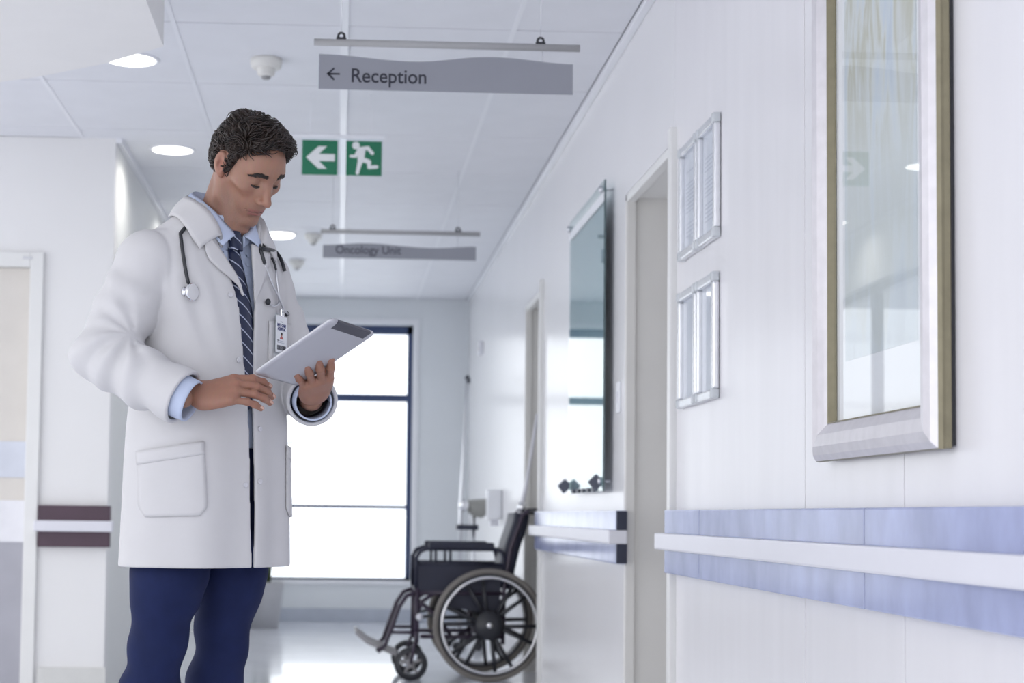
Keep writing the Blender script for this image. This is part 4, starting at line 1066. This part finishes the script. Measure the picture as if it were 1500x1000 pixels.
# pockets
pk = cloth_patch('pocket', [(202, 668), (204, 700), (204, 742), (214, 757)], [(298, 653), (301, 700), (303, 742), (292, 755)], 14, M_coat, coat, off=.0035, t=.004, na=16)
cloth_patch('pocket_band', [(202, 661), (203, 681)], [(298, 646), (299, 665)], 5, M_coat, coat, off=.0050, t=.005, na=16)
cloth_patch('pocket', [(202, 668), (204, 700), (204, 742), (214, 757)], [(298, 653), (301, 700), (303, 742), (292, 755)], 14, M_coat, coat, off=.0035, t=.004, na=16, mirror=True)
cloth_patch('pocket_band', [(202, 661), (203, 681)], [(298, 646), (299, 665)], 5, M_coat, coat, off=.0050, t=.005, na=16, mirror=True)
cloth_patch('breast_pocket', [(393, 470), (392, 520), (394, 552)], [(426, 474), (426, 520), (424, 552)], 12, M_coat, coat, off=.003, t=.003, na=8)
# collar: rolls over from the neck and falls on the shoulders
def ctr(T, B, name, m, parent, off=.007, t=.005, bulge=.005, n=33, rows=7):
    T = np.array(T, float); B = np.array(B, float)
    def cr(C, k):
        s = np.linspace(0, len(C)-1, k); i = np.clip(s.astype(int), 0, len(C)-2); f = s-i; o = []
        for a, q in zip(i, f):
            p0, p1, p2, p3 = C[max(a-1, 0)], C[a], C[a+1], C[min(a+2, len(C)-1)]
            o.append(.5*(2*p1+(p2-p0)*q+(2*p0-5*p1+4*p2-p3)*q*q+(3*p1-p0-3*p2+p3)*q**3))
        return np.array(o)
    T = cr(T, n); B = cr(B, n); G = []
    for r in range(rows):
        q = r/(rows-1); P_ = T*(1-q)+B*q
        out = P_-np.array([0, .01, 0]); out[:, 2] = 0; out /= np.linalg.norm(out, axis=1)[:, None]
        P_ = P_+out*bulge*math.sin(math.pi*q)+np.array([0, 0, 1])*bulge*.6*math.sin(math.pi*q)
        for _ in range(4):
            d = coat_outer(P_, False); e = 1e-3; g = np.stack([coat_outer(P_+e*np.eye(3)[k], False)-coat_outer(P_-e*np.eye(3)[k], False) for k in range(3)], 1)/(2*e)
            P_ = P_+g*np.clip(off-d, 0, .03)[:, None]
        G.append(P_)
    # the underside rolls back inside the neckline
    inner = T*np.array([.94, 1, 1])-np.array([0, 0, .028]); G = [inner]+G
    mb = MB(); mb.grid([loc_pts(r).tolist() for r in G]); o = mb.build(name, m, parent); solid(o, t, 0); return o
mir = lambda C: [(-p[0], p[1], p[2]) for p in C[::-1][1:]]
cT = [(-.066, .108, 1.530), (-.076, .082, 1.570), (-.080, .048, 1.604), (-.072, .006, 1.626), (-.044, -.026, 1.640), (0, -.038, 1.644)]
cB = [(-.122, .098, 1.492), (-.130, .072, 1.520), (-.120, .028, 1.562), (-.098, -.030, 1.582), (-.056, -.066, 1.588), (0, -.078, 1.588)]
ctr(cT+mir(cT), cB+mir(cB), 'coat_collar', M_coat, coat)
# lapels
cloth_patch('lapel', [(298, 350), (299, 366), (304, 380), (318, 394), (334, 407), (347, 419), (352, 432)], [(304, 346), (315, 360), (324, 372), (334, 388), (343, 402), (350, 418), (354, 434)], 20, M_coat, coat, off=.006, t=.005, na=6)
cloth_patch('lapel', [(366, 358), (367, 385), (369, 410), (370, 440)], [(392, 372), (390, 392), (383, 415), (371, 442)], 16, M_coat, coat, off=.006, t=.005, na=6)
# placket seams and buttons
M_button = mat('pale_button', (.62, .62, .66), rough=.4)
bt, bg = on_coat([(337, 432), (349, 527), (359, 710), (380, 628), (380, 705)], .003, coat_fold)
for p, g in zip(bt, bg):
    u = np.cross(g, [0, 0, 1]); u /= np.linalg.norm(u); w = np.cross(u, g); mb = MB(); R_ = .0062
    prof = [(0, .0012), (.0035, .0010), (.0052, .0018), (.0062, .0008), (.0062, -.002)]; vs_ = []; fs_ = []
    for k in range(16):
        a = 2*math.pi*k/16
        for (r, h_) in prof: vs_.append(loc_pts(p+r*(math.cos(a)*u+math.sin(a)*w)+g*h_))
    for k in range(16):
        for i in range(4): fs_.append((k*5+i, ((k+1) % 16)*5+i, ((k+1) % 16)*5+i+1, k*5+i+1))
    mb.add(vs_, fs_, True); mb.build('button', M_button, coat)

# ------------------------------------------------------------------ shirt, tie, trousers, shoes
def shirt_fn(P):
    d = torso(P, -.020)+.0016*vnoise(P, 12, 2); d = np.maximum(d, -(d+.006)); d = np.maximum(d, 1.045-P[:, 2]); d = np.maximum(d, P[:, 2]-1.585)
    return np.maximum(d, -ell(P, (0, .03, 1.64), (.066, .066, .085)))
Vs, Qs = sdf_mesh(shirt_fn, (-.24, -.2, 1.02), (.24, .2, 1.62), .0055, smooth=1)
shirt = body_obj('shirt', Vs, Qs, M_shirt, person)
# shirt collar: two leaves falling from the band
sT = [(-.012, .102, 1.540), (-.040, .098, 1.560), (-.060, .076, 1.588), (-.066, .044, 1.616), (-.054, .000, 1.638), (-.028, -.022, 1.650), (0, -.028, 1.652)]
sB = [(-.064, .114, 1.506), (-.074, .100, 1.522), (-.080, .074, 1.556), (-.080, .038, 1.590), (-.068, -.010, 1.612), (-.036, -.038, 1.622), (0, -.046, 1.624)]
ctr(sT+mir(sT), sB+mir(sB), 'shirt_collar', M_shirt, shirt, off=-.012, t=.003, bulge=.004, n=45)
for E_, W_, HW, R_ in ((ELR, WRR, RW, .047), (ELL_, WRL, LWR, .043)):
    u = HW-E_; u = u/np.linalg.norm(u); c = W_+(W_-E_)/np.linalg.norm(W_-E_)*.0; a1 = np.cross(u, [0, 0, 1.]); a1 /= np.linalg.norm(a1); a2 = np.cross(a1, u)
    G = [[c+u*t+R_*k*(math.cos(2*math.pi*i/28)*a1+math.sin(2*math.pi*i/28)*a2) for i in range(29)] for t, k in ((-.05, 1.0), (.0, 1.0), (.015, .98), (.0245, .97))]
    mb = MB(); mb.grid([loc_pts(np.array(r)).tolist() for r in G]); solid(mb.build('shirt_cuff', M_shirt, shirt), .004)
# tie with diagonal white stripes
tm = bpy.data.materials.new('striped_navy_silk'); tm.use_nodes = True; nt = tm.node_tree; b = nt.nodes['Principled BSDF']; b.inputs['Roughness'].default_value = .45
tc = nt.nodes.new('ShaderNodeTexCoord'); mp = nt.nodes.new('ShaderNodeMapping'); mp.inputs['Rotation'].default_value = (0, math.radians(-38), 0)
wv = nt.nodes.new('ShaderNodeTexWave'); wv.bands_direction = 'Z'; wv.inputs['Scale'].default_value = 13.; wv.inputs['Distortion'].default_value = 0
rp = nt.nodes.new('ShaderNodeValToRGB'); rp.color_ramp.interpolation = 'LINEAR'; e = rp.color_ramp.elements
e[0].position = .955; e[0].color = (.010, .017, .055, 1); e[1].position = .985; e[1].color = (.42, .46, .58, 1)
nt.links.new(tc.outputs['Object'], mp.inputs[0]); nt.links.new(mp.outputs[0], wv.inputs['Vector']); nt.links.new(wv.outputs[0], rp.inputs[0]); nt.links.new(rp.outputs[0], b.inputs['Base Color'])
def front_f(l, z, grow=-.020):
    f = .05
    for _ in range(40): f += -torso(np.array([[l, f, z]]), grow)[0]*.8
    return f
tie = empty('tie', (0, 0, 0), 0, person)
G = []
for i in range(26):
    t = i/25; z = 1.508-.372*t; w = .0165+.030*min(1, t*1.35); w = w if t < .93 else w*max(.06, 1-(t-.93)/.07)
    fc = max(front_f(0, z), .0)+.006; cl = -.010+.008*t
    G.append([(cl+w*k, fc+.008*(1-k*k)-.004*abs(k), z) for k in (-1, -.6, -.2, .2, .6, 1)])
mb = MB(); mb.grid([loc_pts(np.array(r)).tolist() for r in G]); solid(mb.build('blade', tm, tie), .005)
kn = []
for i in range(7):
    t = i/6; z = 1.548-.046*t; w = .0225-.007*t; fc = .090+.014*t
    kn.append([(-.010+w*math.cos(a), fc+.013*math.sin(a), z) for a in [2*math.pi*k/16 for k in range(17)]])
mb = MB(); mb.grid([loc_pts(np.array(r)).tolist() for r in kn]); mb.build('knot', tm, tie)
# trousers
def trousers_fn(P):
    d = smax(torso(P, -.026-.03*np.clip((.98-P[:, 2])/.1, 0, 1)), P[:, 2]-1.075, .01); d = smax(d, .80-P[:, 2], .06)
    fr = 0
    for leg, sd in ((LEG_R, 31), (LEG_L, 33)):
        l_ = chain(P, leg, [.080, .079, .057, .056, .055], .05)
        z = P[:, 2]; an = np.arctan2(P[:, 1]-np.interp(z, [q[2] for q in leg[::-1]], [q[1] for q in leg[::-1]]), P[:, 0]-np.interp(z, [q[2] for q in leg[::-1]], [q[0] for q in leg[::-1]]))
        l_ = l_+.0050*np.sin(z*52+2.2*np.sin(an*1.0+sd)+3.6*vnoise(P, 7, sd))*np.exp(-((z-.53)/.16)**2)
        d = smin(d, l_, .014)
    d = d+.002*vnoise(P, 15, 6)
    d = np.maximum(d, .055-P[:, 2])
    return d
Vt, Qt = sdf_mesh(trousers_fn, (-.28, -.26, .04), (.28, .22, 1.10), .0055, smooth=2)
trousers = body_obj('trousers', Vt, Qt, M_trouser, person)
for leg, s in ((LEG_R, -1), (LEG_L, 1)):
    a = leg[-1]; tow = np.array([s*.03, .20, 0])
    def shoe_fn(P):
        h = a*np.array([1, 1, 0]); d = cone(P, h+np.array([0, -.055, .042]), h+tow*.75+np.array([0, 0, .036]), .040, .040)
        d = smin(d, cone(P, h+np.array([0, -.01, .06]), h+np.array([0, -.01, .11]), .045, .043), .03)
        return smax(d, -P[:, 2], .006)
    V_, Q_ = sdf_mesh(shoe_fn, a+np.array([-.12, -.14, -.12]), a+np.array([.12, .28, .10]), .006, smooth=1)
    body_obj('shoe', V_, Q_, mat('black_leather', (.015, .014, .015), rough=.25), person)

# ------------------------------------------------------------------ tablet in his left hand
M_tab = mat('tablet_aluminium', (.50, .50, .54), rough=.34, metal=.55, var=.02)
tab = tag(empty('tablet', tuple(TABW)), 'silver tablet computer with a dark end strip held in the hand', 'tablet')
RT = Matrix(((tu[0], tv[0], -tn[0], 0), (tu[1], tv[1], -tn[1], 0), (tu[2], tv[2], -tn[2], 0), (0, 0, 0, 1)))
hx, hy = TLEN/2, TWID/2
def rrect(x0, x1, y0, y1, r, n=6):
    P_ = []
    for cx, cy_, a0 in ((x1-r, y1-r, 0), (x0+r, y1-r, 90), (x0+r, y0+r, 180), (x1-r, y0+r, 270)):
        P_ += [(cx+r*math.cos(math.radians(a0+90*k/n)), cy_+r*math.sin(math.radians(a0+90*k/n))) for k in range(n+1)]
    return P_
def slab(prof):
    mb = MB(); rings = [[(p[0], p[1], z) for p in rrect(-hx+i, hx-i, -hy+i, hy-i, .013-min(i, .010))] for i, z in prof]
    n = len(rings[0]); vs_ = [p for r in rings for p in r]; fs_ = [(a*n+k, a*n+(k+1) % n, (a+1)*n+(k+1) % n, (a+1)*n+k) for a in range(len(rings)-1) for k in range(n)]
    fs_ += [tuple(range(n))[::-1], tuple((len(rings)-1)*n+k for k in range(n))]
    mb.add(vs_, fs_, True); return mb
def tpart(mb, n, m): o = mb.build(n, m, tab); o.matrix_local = RT; return o
tpart(slab([(.020, -.0045), (.008, -.0038), (.002, -.0015), (0, .002), (0, .0042), (.001, .0048)]), 'shell', M_tab)
tpart(MB().box(-hx+.004, hx-.004, -hy+.004, hy-.004, .0044, .0054), 'screen_glass', mat('screen_glass', (.01, .01, .012), rough=.08))
tpart(MB().box(-hx+.018, hx-.018, -hy+.016, hy-.016, .0050, .0058), 'display', mat('lit_display', (.5, .55, .6), rough=.2, emit=(.75, .85, 1.), estr=.6))
tpart(MB().box(hx-.024, hx+.0006, -hy+.022, hy-.022, -.0049, .003, bev=.0012), 'antenna_strip', mat('dark_antenna_plastic', (.045, .045, .065), rough=.4))

# ------------------------------------------------------------------ stethoscope
M_rub = mat('black_rubber_tube', (.018, .02, .026), rough=.35)
st = tag(empty('stethoscope', tuple(to_world((0, 0, 1.5)))), 'black and chrome stethoscope draped around the neck over the coat', 'stethoscope')
def sloc(q): return (to_world(q)-to_world((0, 0, 1.5)))
def curve_on(pts, off):
    P_ = np.array(pts, float); s = np.r_[0, np.cumsum(np.linalg.norm(np.diff(P_, axis=0), axis=1))]; k = max(6, int(s[-1]/5)); q = np.linspace(0, s[-1], k)
    C_ = np.stack([np.interp(q, s, P_[:, i]) for i in (0, 1)], 1)
    for _ in range(2): C_[1:-1] = (C_[:-2]+2*C_[1:-1]+C_[2:])/4
    offs = np.interp(q, s, off) if isinstance(off, (list, tuple)) else off
    p, g = on_coat(C_, 0., coat_fold); return p+g*(np.array(offs)[..., None] if np.ndim(offs) else offs), g
def spart(pts, off, r, name, m, extra=None):
    p, g = curve_on(pts, off); mb = MB(); mb.tube([tuple(sloc(q)) for q in p], r, 10); return mb.build(name, m, st), p, g
o_, p1, _ = spart([(264, 346), (266, 362), (269, 380), (272, 400), (275, 416)], [.011, .007, .006, .006, .008], .0042, 'tube', M_rub)
_, p2, _ = spart([(413, 398), (410, 385), (403, 373), (392, 367), (376, 366)], [.007, .007, .008, .012, .012], .0045, 'tube', M_rub)
# the tube behind the neck, under the collar
nb = [p1[0]]+[np.array(q) for q in ((-.096, .050, 1.574), (-.090, .005, 1.592), (-.058, -.036, 1.608), (0, -.052, 1.612), (.058, -.036, 1.608), (.090, .005, 1.592), (.092, .050, 1.574))]+[p2[-1]]
MB().tube([tuple(sloc(q)) for q in nb], .0042, 8).build('tube', M_rub, st)
spart([(376, 366), (379, 376), (383, 388)], [.011, .010, .009], .0050, 'yoke', M_rub)
spart([(383, 388), (388, 398), (396, 420), (404, 440), (411, 455), (417, 461)], [.008, .007, .0075, .010, .010, .010], .0024, 'ear_tube', M_steel)
spart([(401, 396), (403, 412), (405, 425), (406, 438), (405, 446), (400, 452), (394, 449), (389, 444)], [.006, .005, .005, .006, .007, .008, .008, .008], .0024, 'ear_tube', M_steel)
spart([(393, 380), (397, 384), (401, 396)], [.010, .008, .006], .0030, 'ear_tube', M_rub)
def bead(px, off, r, name, m, squash=.8):
    p, g = on_coat([px], off, coat_fold); mb = MB(); n = loc = sloc(p[0]); mb.lathe([(0, -r*squash)]+[(r*math.cos(a), r*squash*math.sin(a)) for a in np.linspace(-1.3, 1.3, 8)]+[(0, r*squash)], tuple(loc), 'z', 16); return mb.build(name, m, st)
bead((388, 443), .009, .0068, 'ear_tip', M_rub, 1.1); bead((419, 462), .011, .0062, 'ear_tip', M_rub, 1.1)
# chest piece: drum with a diaphragm turned to the camera
p, g = on_coat([(278, 430)], .014, coat_fold); c = p[0]; ax = wb((.78, -.58, -.05)); ax /= np.linalg.norm(ax)
def disc(c, ax, prof, name, m, parent):
    u = np.cross(ax, [0, 0, 1.]); u /= np.linalg.norm(u); w = np.cross(u, ax); mb = MB(); n = 28; k_ = len(prof)
    vs_ = [tuple(sloc(c+r*(math.cos(2*math.pi*k/n)*u+math.sin(2*math.pi*k/n)*w)+ax*h_)) for k in range(n) for r, h_ in prof]
    fs_ = [(k*k_+i, ((k+1) % n)*k_+i, ((k+1) % n)*k_+i+1, k*k_+i+1) for k in range(n) for i in range(k_-1)]
    mb.add(vs_, fs_, True); o = mb.build(name, m, parent); return o
cp_ = disc(c, ax, [(0, -.006), (.017, -.006), (.0205, -.002), (.0205, .003), (.018, .0045), (0, .0046)], 'chest_piece', M_chrome, st)
disc(c, ax, [(0, .0055), (.016, .0052), (.0178, .0046)], 'diaphragm', mat('diaphragm_film', (.66, .66, .68), rough=.3), cp_)
disc(c-ax*.012, -ax, [(.006, -.006), (.007, .0), (.013, .004), (.0135, .008), (.011, .009), (0, .0085)], 'bell', M_chrome, cp_)
MB().tube([tuple(sloc(p1[-1])), tuple(sloc(c+np.array([0, 0, .012])-ax*.005))], .0028, 8).build('stem', M_chrome, st)

# ------------------------------------------------------------------ identity badge
q, g = on_coat([(408, 490)], .007, coat_fold); bc = to_world(q[0]); gn = (g[0]@BM); gn[2] *= .3; gn /= np.linalg.norm(gn)
up = np.array([0.03, 0, 1.]); up -= gn*(up@gn); up /= np.linalg.norm(up); rt = np.cross(up, gn)
bd = tag(empty('id_badge', tuple(bc)), 'white hospital identity badge clipped to the coat pocket', 'badge')
MBD = Matrix(((rt[0], gn[0]*-1, up[0], 0), (rt[1], -gn[1], up[1], 0), (rt[2], -gn[2], up[2], 0), (0, 0, 0, 1)))   # x right, -y out, z up
def bpart(mb, n, m, parent=None): o = mb.build(n, m, parent or bd); o.matrix_local = MBD; return o
bw, bh = .0285, .0435
bpart(MB().box(-bw, bw, -.0008, .0008, -bh, bh, bev=.0005), 'card', mat('white_card', (.80, .82, .86), rough=.35))
bpart(MB().box(-bw-.0035, bw+.0035, .0006, .0012, -bh-.006, bh+.004), 'sleeve', glass_mat('badge_sleeve', ior=1.3))
bpart(MB().box(-.007, .009, -.004, .003, bh-.002, bh+.016, bev=.002), 'clip', M_chrome)
bpart(MB().cyl((.001, -.006, bh+.012), (.001, .002, bh+.012), .005, 12), 'clip_rivet', M_steel)
M_navy = mat('navy_print', (.02, .03, .16), rough=.6)
def btext(s, size, z, m, bold=.0):
    o = text('lettering', s, size, m, bd, Matrix.Translation((0, -.0010, z)) @ Matrix.Rotation(math.pi/2, 4, 'X'), depth=.0002, align='CENTER', sx=.92, bold=bold); o.matrix_local = MBD
btext('MEDI CARE', .0098, .0175, M_navy, .0004); btext('HOSPITAL', .0098, .0088, M_navy, .0004)
bpart(MB().box(-.006, .006, -.0012, -.0007, .0285, .0300), 'print_line', M_navy)
face = MB(); face.lathe([(0, -.0004), (.0038, -.0004), (.0038, .0002)], (0, -.0009, -.0020), 'y', 16); bpart(face, 'portrait_head', mat('portrait_tone', (.45, .22, .17), rough=.6))
hr_ = MB(); hr_.prism([(-.004, -.001), (.004, -.001), (.0042, .0022), (.002, .0042), (-.002, .0042), (-.0042, .0022)], 'y', -.0015, -.0011); bpart(hr_, 'portrait_hair', M_lash)
bs = MB(); bs.prism([(-.009, -.0115), (.009, -.0115), (.0065, -.0072), (0, -.0058), (-.0065, -.0072)], 'y', -.0014, -.0008); bpart(bs, 'portrait_shoulders', mat('portrait_shirt', (.5, .12, .12), rough=.6))
for z in (-.0165, -.0205):
    bpart(MB().box(-.022, -.012, -.0011, -.0007, z, z+.002), 'print_line', M_ink); bpart(MB().box(-.010, .016, -.0011, -.0007, z, z+.0013), 'print_line', M_print)
rg2 = random.Random(2); bar_ = MB(); xx = -.023
while xx < .022:
    w = rg2.choice((.0007, .0012, .0019)); bar_.box(xx, xx+w, -.0011, -.0007, -.0375, -.0265); xx += w+rg2.choice((.0008, .0014))
bpart(bar_, 'barcode', M_ink)
